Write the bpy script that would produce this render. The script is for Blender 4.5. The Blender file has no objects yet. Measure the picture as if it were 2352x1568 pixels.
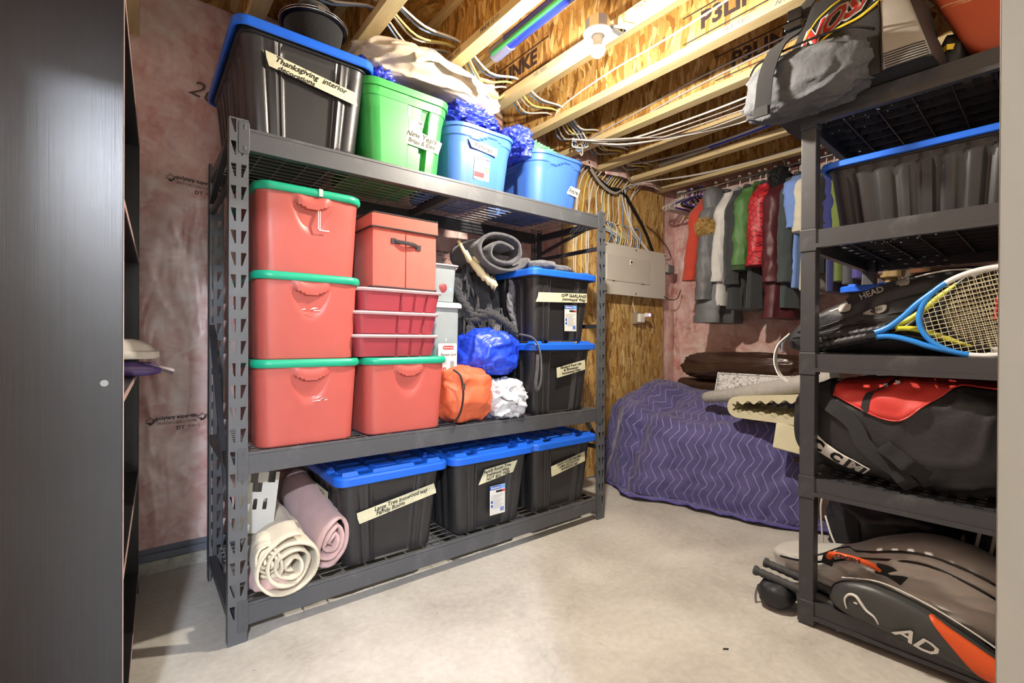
import bpy, bmesh, math, random
from mathutils import Vector, Matrix, noise
from math import sin, cos, pi, radians

S = bpy.context.scene
COL = S.collection
random.seed(7)

# ------------------------------------------------------------------ camera, light, exposure
def setup_camera():
    yaw, pit, roll = radians(38.43627546), radians(-0.17351208), radians(0.27741336)
    f = Vector((sin(yaw)*cos(pit), cos(yaw)*cos(pit), sin(pit)))
    r = Vector((cos(yaw), -sin(yaw), 0)); u = r.cross(f)
    r2 = r*cos(roll)+u*sin(roll); u2 = r2.cross(f)
    cd = bpy.data.cameras.new('camera'); cd.sensor_fit = 'HORIZONTAL'; cd.sensor_width = 36
    cd.lens = 1088.79464/2352*36; cd.clip_start = .02
    o = bpy.data.objects.new('camera', cd); COL.objects.link(o)
    m = Matrix((r2, u2, -f)).transposed().to_4x4(); m.translation = (0, 0, 1.06472)
    o.matrix_world = m
    S.camera = o
setup_camera()
W = bpy.data.worlds.new('world'); S.world = W; W.use_nodes = True
W.node_tree.nodes['Background'].inputs[0].default_value = (.9, .95, 1, 1)
W.node_tree.nodes['Background'].inputs[1].default_value = 0.3
S.view_settings.view_transform = 'Standard'; S.view_settings.look = 'None'
S.view_settings.exposure = 0.82; S.view_settings.gamma = 1; S.view_settings.use_curve_mapping = False
BULB = 3000.0      # emission of the bare bulb in the storage room
HALL = 2100.0      # emission of the ceiling light in the hall behind the camera

# ------------------------------------------------------------------ materials
def lin(h):
    h = h.lstrip('#'); c = [int(h[i:i+2], 16)/255 for i in (0, 2, 4)]
    return tuple((x/12.92 if x <= .04045 else ((x+.055)/1.055)**2.4) for x in c)
def mulc(c, k): return tuple(min(1, max(0, x*k)) for x in c)
class NT:
    def __init__(s, name):
        s.m = bpy.data.materials.new(name); s.m.use_nodes = True; s.t = s.m.node_tree
        s.b = s.t.nodes['Principled BSDF']; s.co = None
    def n(s, ty, **k):
        x = s.t.nodes.new(ty)
        for a, v in k.items(): setattr(x, a, v)
        return x
    def l(s, a, b): s.t.links.new(a, b)
    def coord(s, kind='Object'):
        if not s.co: s.co = s.n('ShaderNodeTexCoord')
        return s.co.outputs[kind]
    def noise(s, scale, detail=3, rough=.5, dist=0, vec=None):
        x = s.n('ShaderNodeTexNoise'); x.inputs['Scale'].default_value = scale; x.inputs['Detail'].default_value = detail
        x.inputs['Roughness'].default_value = rough; x.inputs['Distortion'].default_value = dist
        s.l(vec if vec else s.coord(), x.inputs['Vector']); return x.outputs['Fac']
    def mapping(s, scale=(1, 1, 1), rot=(0, 0, 0), vec=None, loc=(0, 0, 0)):
        x = s.n('ShaderNodeMapping'); x.inputs['Scale'].default_value = scale; x.inputs['Rotation'].default_value = rot
        x.inputs['Location'].default_value = loc
        s.l(vec if vec else s.coord(), x.inputs['Vector']); return x.outputs['Vector']
    def ramp(s, fac, stops, interp='LINEAR'):
        x = s.n('ShaderNodeValToRGB'); e = x.color_ramp.elements; x.color_ramp.interpolation = interp
        while len(e) < len(stops): e.new(.5)
        for i, (p, c) in enumerate(stops):
            e[i].position = p; e[i].color = (c if len(c) == 4 else (*c, 1))
        s.l(fac, x.inputs['Fac']); return x.outputs['Color']
    def mix(s, fac, a, b, mode='MIX'):
        x = s.n('ShaderNodeMix', data_type='RGBA', blend_type=mode)
        for sock, v in ((x.inputs['Factor'], fac), (x.inputs['A'], a), (x.inputs['B'], b)):
            if hasattr(v, 'is_linked'): s.l(v, sock)
            elif isinstance(v, (int, float)): sock.default_value = v
            else: sock.default_value = (*v[:3], 1)
        return x.outputs['Result']
    def math(s, op, a, b=0.0, clamp=False):
        x = s.n('ShaderNodeMath', operation=op); x.use_clamp = clamp
        for i, v in enumerate((a, b)):
            if hasattr(v, 'is_linked'): s.l(v, x.inputs[i])
            else: x.inputs[i].default_value = v
        return x.outputs[0]
    def col(s, v):
        if hasattr(v, 'is_linked'): s.l(v, s.b.inputs['Base Color'])
        else: s.b.inputs['Base Color'].default_value = (*v[:3], 1)
    def set(s, **k):
        for a, v in k.items():
            i = s.b.inputs[a.replace('_', ' ')]
            if hasattr(v, 'is_linked'): s.l(v, i)
            else: i.default_value = v
    def bump(s, h, strength=.3, dist=.01):
        x = s.n('ShaderNodeBump'); x.inputs['Strength'].default_value = strength; x.inputs['Distance'].default_value = dist
        s.l(h, x.inputs['Height']); s.l(x.outputs[0], s.b.inputs['Normal'])

MATS = {}
def pm(name, col, rough=.5, metal=0, var=.12, vs=6, bump=0, bs=80, spec=.5, sheen=0, trans=0, alpha=1, coat=0, stretch=(1, 1, 1), emit=0):
    if name in MATS: return MATS[name]
    t = NT(name); c = lin(col)
    v = t.mapping(stretch) if stretch != (1, 1, 1) else None
    if var:
        f = t.noise(vs, 4, .6, vec=v)
        t.col(t.ramp(f, [(.3, mulc(c, 1-var)), (.7, mulc(c, 1+var))]))
    else: t.col(c)
    t.b.inputs['Roughness'].default_value = rough; t.b.inputs['Metallic'].default_value = metal
    t.b.inputs['Specular IOR Level'].default_value = spec
    if bump: t.bump(t.noise(bs, 3, .6, vec=v), bump, .004)
    if sheen: t.b.inputs['Sheen Weight'].default_value = sheen
    if trans: t.b.inputs['Transmission Weight'].default_value = trans
    if alpha < 1: t.b.inputs['Alpha'].default_value = alpha
    if coat: t.b.inputs['Coat Weight'].default_value = coat
    if emit:
        t.b.inputs['Emission Color'].default_value = (*c, 1); t.b.inputs['Emission Strength'].default_value = emit
    MATS[name] = t.m; return t.m

def osb(name, sc, tones, dark=.55):
    t = NT(name)
    nz = t.n('ShaderNodeTexNoise'); nz.inputs['Scale'].default_value = 5; nz.inputs['Detail'].default_value = 2
    t.l(t.coord(), nz.inputs['Vector'])
    va = t.n('ShaderNodeVectorMath', operation='MULTIPLY_ADD'); va.inputs[1].default_value = (.11,)*3
    t.l(nz.outputs['Color'], va.inputs[0]); t.l(t.coord(), va.inputs[2])
    def vor(scale, rot, feat='F1'):
        m = t.mapping(scale, rot, va.outputs[0])
        x = t.n('ShaderNodeTexVoronoi', feature=feat); x.inputs['Scale'].default_value = 1
        t.l(m, x.inputs['Vector']); return x
    stops = [(i/(len(tones)-1), lin(h)) for i, h in enumerate(tones)]
    layers = []
    for k, (rot, s2) in enumerate((((.25, .3, .2), 1), ((-.45, -.5, -.4), .8), ((.1, .15, .1), 1.35))):
        x = vor(tuple(q*s2 for q in sc), rot)
        sep = t.n('ShaderNodeSeparateColor'); t.l(x.outputs['Color'], sep.inputs[0])
        layers.append((t.ramp(sep.outputs[0], stops), sep.outputs[1]))
    g = lambda s_, th: t.math('GREATER_THAN', s_, th)
    c = t.mix(g(layers[0][1], .6), layers[1][0], layers[0][0])
    c = t.mix(g(layers[2][1], .72), c, layers[2][0])
    ed = vor(sc, (.25, .3, .2), 'DISTANCE_TO_EDGE')
    e = t.ramp(ed.outputs['Distance'], [(0, (dark,)*3), (.06, (1, 1, 1))])
    c = t.mix(1.0, c, e, 'MULTIPLY')
    grain = t.ramp(t.noise(1, 4, .6, vec=t.mapping(tuple(q*3 if q > 20 else q*.9 for q in sc))), [(.3, (.78,)*3), (.7, (1.12,)*3)])
    c = t.mix(1.0, c, grain, 'MULTIPLY')
    t.col(c); t.set(Roughness=.62); t.bump(ed.outputs['Distance'], .25, .003)
    MATS[name] = t.m; return t.m

def pinkpoly(name):
    t = NT(name)
    big = t.noise(5, 5, .6, .6); fine = t.noise(15, 3, .5, 1.0)
    base = t.ramp(big, [(.28, lin('bd827b')), (.45, lin('d8a8a0')), (.6, lin('e4c3bb')), (.76, lin('efe0da'))])
    haze = t.ramp(fine, [(.45, (0, 0, 0)), (.75, (.45,)*3)])
    t.col(t.mix(t.math('MULTIPLY', t.ramp(fine, [(.40, (0, 0, 0)), (.72, (1, 1, 1))]), .6), base, lin('f3e8e3')))
    t.set(Roughness=.3); t.b.inputs['Specular IOR Level'].default_value = .55
    t.b.inputs['Coat Weight'].default_value = .35; t.b.inputs['Coat Roughness'].default_value = .14
    wr = t.noise(1, 2, .45, .5, vec=t.mapping((8, 8, 2.6), (.0, .6, 0)))
    t.bump(wr, .75, .05)
    MATS[name] = t.m; return t.m

def concrete(name):
    t = NT(name)
    a = t.noise(2.2, 6, .62, .4); b = t.noise(38, 4, .6)
    base = t.ramp(a, [(.28, lin('a39e95')), (.5, lin('bdb9b0')), (.72, lin('d0cdc5'))])
    sp = t.ramp(t.noise(9, 5, .7, 1.5), [(.6, (1, 1, 1)), (.78, (.72, .7, .66))])
    c = t.mix(1.0, base, sp, 'MULTIPLY')
    c = t.mix(.16, c, t.ramp(b, [(.35, lin('8f8a80')), (.65, lin('d8d5cc'))]))
    ck = t.n('ShaderNodeTexVoronoi', feature='DISTANCE_TO_EDGE'); ck.inputs['Scale'].default_value = 1.1
    nz = t.n('ShaderNodeTexNoise'); nz.inputs['Scale'].default_value = 3; nz.inputs['Detail'].default_value = 5
    t.l(t.coord(), nz.inputs['Vector'])
    va = t.n('ShaderNodeVectorMath', operation='MULTIPLY_ADD'); va.inputs[1].default_value = (.5,)*3
    t.l(nz.outputs['Color'], va.inputs[0]); t.l(t.coord(), va.inputs[2]); t.l(va.outputs[0], ck.inputs['Vector'])
    cr = t.ramp(ck.outputs['Distance'], [(0, (.55, .53, .5)), (.006, (1, 1, 1))])
    t.col(t.mix(.22, c, t.mix(1.0, c, cr, 'MULTIPLY')))
    t.set(Roughness=.55); t.bump(b, .12, .004)
    MATS[name] = t.m; return t.m

OSBT = ['7a4f1d', 'b0803c', 'c79a52', 'd8b06a', '9a6a2c', 'e3c284', 'bb8c45']
osb_wall = osb('osb_wall', (46, 30, 8.5), ['8a5d28', 'c0924c', 'd2a660', 'dcb874', 'a57637', 'e6cb90', 'c2954f'])
osb_web = osb('osb_web', (30, 40, 9), OSBT, .7)
osb_deck = osb('osb_deck', (26, 9, 26), ['6f4518', 'a57338', 'ba8a48', 'c89c58', '8a5a26', 'd4ad6c', 'a6763a'], .55)
pink = pinkpoly('pink_poly'); conc = concrete('concrete')
lumber = pm('lumber', 'cdb888', .6, var=.16, vs=3, bump=.15, bs=12, stretch=(14, 1.2, 14))
lumber2 = pm('lumber_dark', 'b9934e', .6, var=.2, vs=3, bump=.15, bs=12, stretch=(14, 1.2, 14))
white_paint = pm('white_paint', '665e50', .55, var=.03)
hallpaint = pm('hall_paint', 'cfcac0', .7, var=.03)
blackmetal = pm('black_powder_coat', '34353a', .42, .1, var=.12, vs=9, bump=.1, bs=500, spec=.5)
scuffmetal = None
def scuff(name, base, hi, rough, sc=7):
    t = NT(name); n1 = t.noise(sc, 6, .7, .8)
    f = t.ramp(n1, [(.55, (0, 0, 0)), (.75, (1, 1, 1))])
    t.col(t.mix(t.math('MULTIPLY', f, .5), lin(base), lin(hi)))
    sp = t.noise(260, 2, .5); t.set(Roughness=rough); t.bump(sp, .12, .002)
    t.b.inputs['Specular IOR Level'].default_value = .5
    MATS[name] = t.m; return t.m
beam_m = scuff('scuffed_grey_steel', '4b4d51', '6e7074', .45)
post_m = scuff('grey_post_steel', '54575b', '686b70', .42)
wire_m = pm('zinc_wire', 'c4c2bd', .35, .85, var=.05)
blk = pm('black_plastic', '29292b', .36, var=.1, vs=10, bump=.08, bs=240, spec=.5)
shelfpl = scuff('black_shelf_plastic', '38393c', '66686a', .38, 5)
bluelid = pm('blue_lid_plastic', '1f63d8', .34, var=.06, vs=5)
redtote = pm('red_tote_plastic', 'b95951', .4, var=.06, vs=4, bump=.05, bs=200)
tealid = pm('teal_lid_plastic', '1ca884', .38, var=.06)
greentote = pm('green_tote_plastic', '399f4b', .38, var=.05, vs=4)
bluetote = pm('blue_tote_plastic', '416cbc', .36, var=.05, vs=4)
crimson = pm('crimson_tote_plastic', '9c3c46', .36, var=.06)
clearlid = pm('translucent_lid', 'd9b8bb', .3, var=.05)
tape_m = pm('masking_tape', 'c9c7aa', .7, var=.08, vs=30, bump=.2, bs=120)
tape_w = pm('white_tape', 'c4c5c1', .6, var=.05, vs=30)
ink = pm('ink', '141416', .6, var=0)
paper = pm('label_paper', 'd0d0cc', .5, var=.03)
redink = pm('red_print', 'c8323a', .5, var=0)
blueink = pm('blue_print', '2456b8', .5, var=0)
lightblueink = pm('pale_blue_print', '6ea4e0', .5, var=0)
greyink = pm('grey_print', '8c8c90', .5, var=0)
yellowink = pm('yellow_print', 'e6c52c', .5, var=.05)
blackprint = pm('faded_black_print', '3b2e2d', .6, var=0)
cableW = pm('white_cable', 'dedbd3', .4, var=.04); cableY = pm('yellow_cable', 'dfd377', .4, var=.05)
cableB = pm('blue_cable', '7d9bc4', .4, var=.05); cableO = pm('orange_cable', 'e09a3c', .4, var=.05)
cableK = pm('black_cable', '1b1b1d', .4, var=.05); cableG = pm('grey_cable', 'b9b2ab', .4, var=.05)

# ------------------------------------------------------------------ mesh helpers
class MB:
    def __init__(s): s.v = []; s.f = []; s.mi = []; s.cur = 0; s.uv = None
    def add(s, vs, fs):
        o = len(s.v); s.v += [tuple(p) for p in vs]
        for f in fs: s.f.append(tuple(i+o for i in f)); s.mi.append(s.cur)
    def box(s, x0, y0, z0, x1, y1, z1):
        s.add([(x0, y0, z0), (x1, y0, z0), (x1, y1, z0), (x0, y1, z0), (x0, y0, z1), (x1, y0, z1), (x1, y1, z1), (x0, y1, z1)],
              [(0, 3, 2, 1), (4, 5, 6, 7), (0, 1, 5, 4), (1, 2, 6, 5), (2, 3, 7, 6), (3, 0, 4, 7)]); return s
    def hexa(s, p):
        s.add(p, [(0, 3, 2, 1), (4, 5, 6, 7), (0, 1, 5, 4), (1, 2, 6, 5), (2, 3, 7, 6), (3, 0, 4, 7)]); return s
    def loft(s, rings, cap0=True, cap1=True, closed=True):
        n = len(rings[0]); vs = [p for r in rings for p in r]; fs = []
        for i in range(len(rings)-1):
            for j in range(n if closed else n-1):
                k = (j+1) % n; fs.append((i*n+j, i*n+k, (i+1)*n+k, (i+1)*n+j))
        if cap0: fs.append(tuple(range(n-1, -1, -1)))
        if cap1: fs.append(tuple((len(rings)-1)*n+j for j in range(n)))
        s.add(vs, fs); return s
    def grid(s, nu, nv, fn, wrapu=False, wrapv=False):
        vs = [fn(i/(nu if wrapu else nu-1), j/(nv if wrapv else nv-1)) for i in range(nu) for j in range(nv)]; fs = []
        for i in range(nu if wrapu else nu-1):
            for j in range(nv if wrapv else nv-1):
                a, b = (i+1) % nu, (j+1) % nv; fs.append((i*nv+j, a*nv+j, a*nv+b, i*nv+b))
        s.add(vs, fs); return s
    def tube(s, pts, r, n=8, closed=False, flat=1.0):
        pts = [Vector(p) for p in pts]; N = len(pts); rings = []; up = None
        for i, p in enumerate(pts):
            a = pts[(i-1) % N] if (closed or i > 0) else p; b = pts[(i+1) % N] if (closed or i < N-1) else p
            d = (b-a); d = d.normalized() if d.length > 1e-9 else Vector((0, 0, 1))
            if up is None: up = Vector((0, 0, 1)) if abs(d.z) < .9 else Vector((1, 0, 0))
            q = d.cross(up); q = q.normalized() if q.length > 1e-6 else d.orthogonal().normalized()
            up = q.cross(d).normalized(); rr = r[i] if isinstance(r, (list, tuple)) else r
            rings.append([p+(q*cos(2*pi*k/n)+up*sin(2*pi*k/n)*flat)*rr for k in range(n)])
        if closed: rings.append(rings[0]); s.loft(rings, False, False)
        else: s.loft(rings)
        return s
    def ribbon(s, pts, wdir, w, th=.002):
        pts = [Vector(p) for p in pts]; rings = []; N = len(pts)
        for i, p in enumerate(pts):
            d = (pts[min(i+1, N-1)]-pts[max(i-1, 0)]).normalized()
            wd = Vector(wdir[i] if isinstance(wdir, list) else wdir); wd = (wd-d*wd.dot(d)).normalized()
            nn = d.cross(wd).normalized()
            rings.append([p+wd*w/2+nn*th, p-wd*w/2+nn*th, p-wd*w/2-nn*th, p+wd*w/2-nn*th])
        s.loft(rings); return s
    def xform(s, M, start=0):
        for i in range(start, len(s.v)): s.v[i] = tuple(M @ Vector(s.v[i]))
        return s
    def build(s, name, mat, parent=None, smooth=False, bevel=0, seg=2, ang=40, solid=0, sub=0, loc=None, recalc=True):
        me = bpy.data.meshes.new(name); me.from_pydata(s.v, [], s.f); me.update()
        mats = mat if isinstance(mat, (list, tuple)) else [mat]
        for m in mats: me.materials.append(m)
        if len(mats) > 1: me.polygons.foreach_set('material_index', s.mi)
        if recalc:
            bm = bmesh.new(); bm.from_mesh(me); bmesh.ops.recalc_face_normals(bm, faces=bm.faces); bm.to_mesh(me); bm.free()
        if s.uv:
            uvl = me.uv_layers.new(name='cloth')
            for lp in me.loops: uvl.data[lp.index].uv = s.uv[lp.vertex_index]
        if smooth:
            me.polygons.foreach_set('use_smooth', [True]*len(me.polygons)); me.set_sharp_from_angle(angle=radians(ang))
        return inst(name, me, parent, bevel, seg, solid, sub, loc)
def inst(name, me, parent=None, bevel=0, seg=2, solid=0, sub=0, loc=None):
    o = bpy.data.objects.new(name, me); COL.objects.link(o)
    if parent: o.parent = parent
    if loc: o.location = loc
    if solid: m = o.modifiers.new('thickness', 'SOLIDIFY'); m.thickness = solid; m.offset = -1
    if bevel: m = o.modifiers.new('bevel', 'BEVEL'); m.width = bevel; m.segments = seg; m.limit_method = 'ANGLE'; m.angle_limit = radians(35)
    if sub: m = o.modifiers.new('sub', 'SUBSURF'); m.levels = sub; m.render_levels = sub
    return o
def tag(o, label=None, cat=None, group=None, kind=None):
    if label: o['label'] = label
    if cat: o['category'] = cat
    if group: o['group'] = group
    if kind: o['kind'] = kind
    return o
def thing(name, label, cat, loc=(0, 0, 0), rz=0, group=None):
    o = bpy.data.objects.new(name, None); COL.objects.link(o); o.empty_display_size = .05
    o.location = loc; o.rotation_euler = (0, 0, rz)
    return tag(o, label, cat, group)
def struct(o): o['kind'] = 'structure'; return o
def spline(pts, n=8, closed=False):
    P = [Vector(p) for p in pts]; out = []; N = len(P)
    for i in range(N if closed else N-1):
        if closed: a, b, c, d = P[i-1], P[i], P[(i+1) % N], P[(i+2) % N]
        else: a, b, c, d = P[max(i-1, 0)], P[i], P[i+1], P[min(i+2, N-1)]
        for k in range(n):
            t = k/n; out.append(.5*((2*b)+(c-a)*t+(2*a-5*b+4*c-d)*t*t+(-a+3*b-3*c+d)*t*t*t))
    if not closed: out.append(P[-1])
    return out
def rrect(w, d, r, n=6, cx=0, cy=0):
    a, b = w/2, d/2; pts = []
    for sx, sy, t0 in ((1, -1, -pi/2), (1, 1, 0), (-1, 1, pi/2), (-1, -1, pi)):
        for k in range(n+1):
            t = t0+pi/2*k/n; pts.append((cx+sx*(a-r)+r*cos(t), cy+sy*(b-r)+r*sin(t)))
    return pts
def text(s, size, mat, parent, name='lettering', M=None, warp=None, shear=0, wave=0, bold=0, align='CENTER', ls=1.0, depth=.0004, fit=None, sx=1.0):
    c = bpy.data.curves.new('t', 'FONT'); c.body = s; c.size = size; c.shear = shear; c.offset = bold; c.align_x = align; c.align_y = 'CENTER'
    c.space_line = ls; c.resolution_u = 2; c.extrude = depth/2
    o = bpy.data.objects.new('t', c); me = bpy.data.meshes.new_from_object(o); bpy.data.objects.remove(o); me.name = name
    if sx != 1:
        for v in me.vertices: v.co.x *= sx
    if fit:
        xs = [v.co.x for v in me.vertices]; k = fit/(max(xs)-min(xs))
        for v in me.vertices: v.co.x *= k
    if wave:
        for v in me.vertices: v.co.y += wave*size*sin(v.co.x/size*1.7+len(s))+wave*.6*size*sin(v.co.x/size*4.1)
    if warp:
        for v in me.vertices: v.co = warp(v.co)
    elif M:
        me.transform(M)
    me.materials.append(mat); ob = bpy.data.objects.new(name, me); COL.objects.link(ob)
    if parent: ob.parent = parent
    return ob
def frame(o, ex, ey):
    ex = Vector(ex).normalized(); ey = Vector(ey); ey = (ey-ex*ey.dot(ex)).normalized(); ez = ex.cross(ey)
    M = Matrix((ex, ey, ez)).transposed().to_4x4(); M.translation = o; return M
def wall_text_frame(x, y, z, tilt=0): return frame((x, y, z), (cos(tilt), 0, sin(tilt)), (-sin(tilt), 0, cos(tilt)))
def fbm(p, s=1.0, o=3):
    return noise.fractal(Vector(p)*s, .9, 2.0, o)
# ------------------------------------------------------------------ the setting
JX = [.0105+.4035*k for k in range(10)]        # right edge of each joist's bottom flange
ZJ, ZD = 2.37, 2.67
def polywall(name, plan, z0, z1, ins, amp=.012, seed=0, thick=.05):
    b = MB(); off = 0.0
    for (x0, y0), (x1, y1) in zip(plan[:-1], plan[1:]):
        L = math.hypot(x1-x0, y1-y0); n = max(6, int(L/.028)); nx, ny = ins(x0, y0, x1, y1)
        def fn(u, v, x0=x0, y0=y0, x1=x1, y1=y1, L=L, nx=nx, ny=ny, off=off):
            s = off+u*L; z = z0+(z1-z0)*v
            stud = abs(((s/.405) % 1)-.5)*2                      # 1 on a stud, 0 mid-bay
            d = (1-stud**6)*amp*(.45+.55*fbm((s*2.2, seed, z*1.6)))
            ph = (s*1.2+z*.9)*9+2.5*fbm((s*1.5, seed+3, z*1.5)); d += amp*.5*max(0, 1-abs(sin(ph))*2.2)*(1-stud**4)
            ph2 = (s*.5-z*1.3)*8+2*fbm((s*1.2, seed+9, z)); d += amp*.5*max(0, 1-abs(sin(ph2))*2.6)*max(0, fbm((s, seed+5, z*.8))+.2)
            e = min(1, min(u, 1-u)*L/.06); d = max(-.004, min(.02, d))*e
            return (x0+(x1-x0)*u+nx*d, y0+(y1-y0)*u+ny*d, z)
        b.grid(n, max(8, int((z1-z0)/.03)), fn); off += L
    o = b.build(name, pink, smooth=True, ang=180, recalc=False); return struct(o)

fl = MB().box(-1.4, -1.8, -.1, 4.2, 2.85, 0).build('floor', conc); struct(fl); tag(fl, 'pale grey poured concrete floor', 'floor')
left_in = lambda x0, y0, x1, y1: ((0, -1) if abs(x1-x0) > abs(y1-y0) else (1, 0))
wn = polywall('wall_nook', [(2.45, 2.70), (2.45, 2.535), (3.95, 2.535)], .01, ZD, lambda a, b, c, d: (0, -1) if abs(c-a) > abs(d-b) else (1, 0), .012, 2)
tag(wn, 'pink insulated wall behind the strand board', 'wall')
wl = polywall('wall_left', [(-.42, 2.70), (2.45, 2.70)], .115, ZD, lambda a, b, c, d: (0, -1) if abs(c-a) > abs(d-b) else (1, 0), .020, 1)
tag(wl, 'pink insulated wall behind clear plastic sheeting', 'wall')
wf = polywall('wall_far', [(3.95, 2.55), (3.95, .04)], .02, ZD, lambda a, b, c, d: (-1, 0), .012, 5)
tag(wf, 'pink insulated end wall behind the hanging clothes', 'wall')
ws = polywall('wall_side', [(-.42, .04), (-.42, 2.70)], 0, ZD, lambda a, b, c, d: (1, 0), .01, 8); tag(ws, 'pink insulated wall behind the dark bookcase', 'wall')
cb = MB().box(-.42, 2.68, 0, 2.45, 2.80, .055).build('baseboard_curb', pm('rough_curb', 'a9a89f', .8, var=.3, vs=26, bump=.6, bs=40)); struct(cb)
gk = MB().box(-.42, 2.69, .055, 2.45, 2.80, .085).box(-.42, 2.70, .085, 2.45, 2.80, .118).build('baseboard_left', pm('sill_gasket', '686c78', .6, var=.1), bevel=.003); struct(gk)
# door wall with the opening the camera stands in
dw = MB(); dw.box(-1.4, -.08, 0, -.38, .04, ZD); dw.box(.425, -.08, 0, 4.1, .04, ZD); dw.box(-.38, -.08, 2.03, .425, .04, ZD)
struct(dw.build('wall_door', hallpaint)); 
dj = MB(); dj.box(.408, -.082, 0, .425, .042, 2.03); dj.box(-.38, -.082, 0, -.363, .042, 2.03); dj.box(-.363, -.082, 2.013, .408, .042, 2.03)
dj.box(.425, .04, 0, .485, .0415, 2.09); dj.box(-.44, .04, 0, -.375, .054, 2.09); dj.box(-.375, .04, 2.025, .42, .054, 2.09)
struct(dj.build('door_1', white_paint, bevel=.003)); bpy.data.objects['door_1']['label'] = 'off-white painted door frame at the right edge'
hl = MB(); hl.box(-1.4, -1.85, 0, 1.6, -1.75, 2.45); hl.box(-1.4, -1.75, 0, -1.3, -.08, 2.45); hl.box(1.5, -1.75, 0, 1.6, -.08, 2.45)
struct(hl.build('wall_hall', hallpaint)); struct(MB().box(-1.4, -1.85, 2.45, 1.6, -.08, 2.55).build('ceiling_hall', hallpaint))
# ceiling: subfloor deck on wooden I-joists
ce = MB().box(-.5, .04, ZD, 4.05, 2.85, ZD+.03).build('ceiling', osb_deck); struct(ce); tag(ce, 'strand board subfloor carried on wooden joists', 'ceiling')
jm = {}
for k, xr in enumerate(JX):
    ye = 2.62 if xr < 2.44 else 2.50
    if ye not in jm:
        w = MB().box(-.0055, .06, ZJ+.036, .0055, ye, ZD-.036).build('joist', osb_web)
        fb = MB().box(-.03175, .06, ZJ, .03175, ye, ZJ+.038).build('flange', lumber, bevel=.002)
        ft = MB().box(-.03175, .06, ZD-.038, .03175, ye, ZD-.0005).build('flange', lumber, bevel=.002)
        jm[ye] = (w.data, fb.data, ft.data)
        for q in (w, fb, ft): bpy.data.objects.remove(q)
    w = inst('joist', jm[ye][0], ce, loc=(xr-.03175, 0, 0))
    for q in (1, 2): inst('flange', jm[ye][q], w, bevel=.0015)
# stamps on the joists (faces that look towards the door side and the undersides)
def web_text(s, x, y, z, size, sx=1.0, par=None, mat=None, bold=0):
    return text(s, size, mat or blackprint, par, 'stamp', M=frame((x, y, z), (0, -1, 0), (0, 0, 1)), sx=sx, bold=bold)
jobs = [o for o in ce.children]
def on_joist(k, mk): 
    o = mk(); j = jobs[k]; o.parent = j; o.matrix_parent_inverse = Matrix.Translation(-Vector(j.location)); return o
for k, y in ((5, .96), (6, 1.02), (4, 2.0)):
    xw = JX[k]-.03175-.0068
    on_joist(k, lambda: web_text('P3LINKE', xw, y, 2.50, .105, 1.0, bold=.004))
    on_joist(k, lambda: MB().box(xw-.0004, y-.28, 2.556, xw+.0004, y+.28, 2.562).box(xw-.0004, y-.28, 2.434, xw+.0004, y+.28, 2.440).build('stamp', blackprint))
for k, y, s in ((5, .98, 'HILL  1055'), (5, .80, 'APA'), (4, 1.12, 'MADE  IN  11'), (4, 1.75, 'HX 1055'), (7, 1.9, '1055  10-03-12 MADE'), (3, 1.62, 'MADE 12 11'), (3, 1.9, 'MILL 1055'), (8, 1.7, '21')):
    on_joist(k, lambda: text(s, .026, greyink if k != 3 else blackprint, None, 'stamp', M=frame((JX[k]-.0650, y, ZJ+.019), (0, -1, 0), (0, 0, 1))))
# pink plastic tucked up between the joist ends
for k in range(1, 9):
    xa, xb = JX[k]+.004, JX[k+1]-.067; ye = 2.60 if JX[k] < 2.2 else 2.485
    b = MB().grid(14, 12, lambda u, v: (xa+(xb-xa)*u, ye-.06+.06*v+.02*fbm((xa+u*2, 3, v*2))-.04*sin(pi*u)*(1-v), ZJ-.02+(ZD-ZJ+.01)*v))
    o = b.build('vapour_sheet', pink, wl, smooth=True, ang=180, solid=.002)
# prints on the sheeting
def leaf(x, z, s, par, y):
    P = [(0, 1), (.18, .62), (.42, .72), (.36, .4), (.8, .45), (.62, .12), (.85, -.05), (.3, -.35), (.3, -.6), (-.3, -.6), (-.3, -.35), (-.85, -.05), (-.62, .12), (-.8, .45), (-.36, .4), (-.42, .72), (-.18, .62)]
    b = MB(); pts = [(x+a*s, y, z+c*s) for a, c in P]; b.tube(pts, .0013, 5, closed=True)
    b.tube([(x-.3*s, y, z-.1*s), (x, y, z-.55*s)], .003, 5); b.tube([(x, y, z-.55*s), (x+.95*s, y, z+.6*s)], .002, 5)
    return b.build('leaf_print', blackprint, par)
def polyprint(x, z, tilt, y, back=True):
    M = wall_text_frame(x, y, z, tilt); R = Matrix.Translation
    text('polytarp super-six', .024, blackprint, wl, 'print', M=M @ R((0, .013, 0)), bold=.0006, fit=.155)
    text('69009-CAN/CGSB-51.34-M86', .018, blackprint, wl, 'print', M=M @ R((0, -.012, 0)), fit=.150)
    text('DT', .024, blackprint, wl, 'print', M=M @ R((.012, -.040, 0)), bold=.0004)
    text('210330', .016, blackprint, wl, 'print', M=M @ R((.064, -.036, 0)) @ Matrix.Scale(-1, 4, (1, 0, 0)))
    for sx in (-1, 1):
        p = M @ Vector((sx*.098, 0, 0)); leaf(p.x, p.z, .021, wl, y)
polyprint(.150, .690, .03, 2.677)
polyprint(.222, 1.792, -.06, 2.677)
polyprint(3.80, .62, 0, 2.505)
polyprint(1.55, 1.62, 0, 2.677); polyprint(2.25, 1.62, 0, 2.677)
text('20', .11, pm('marker', '5d4a44', .6, var=0), wl, 'print', M=wall_text_frame(.245, 2.677, 2.232, -.25), shear=.3)
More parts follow.
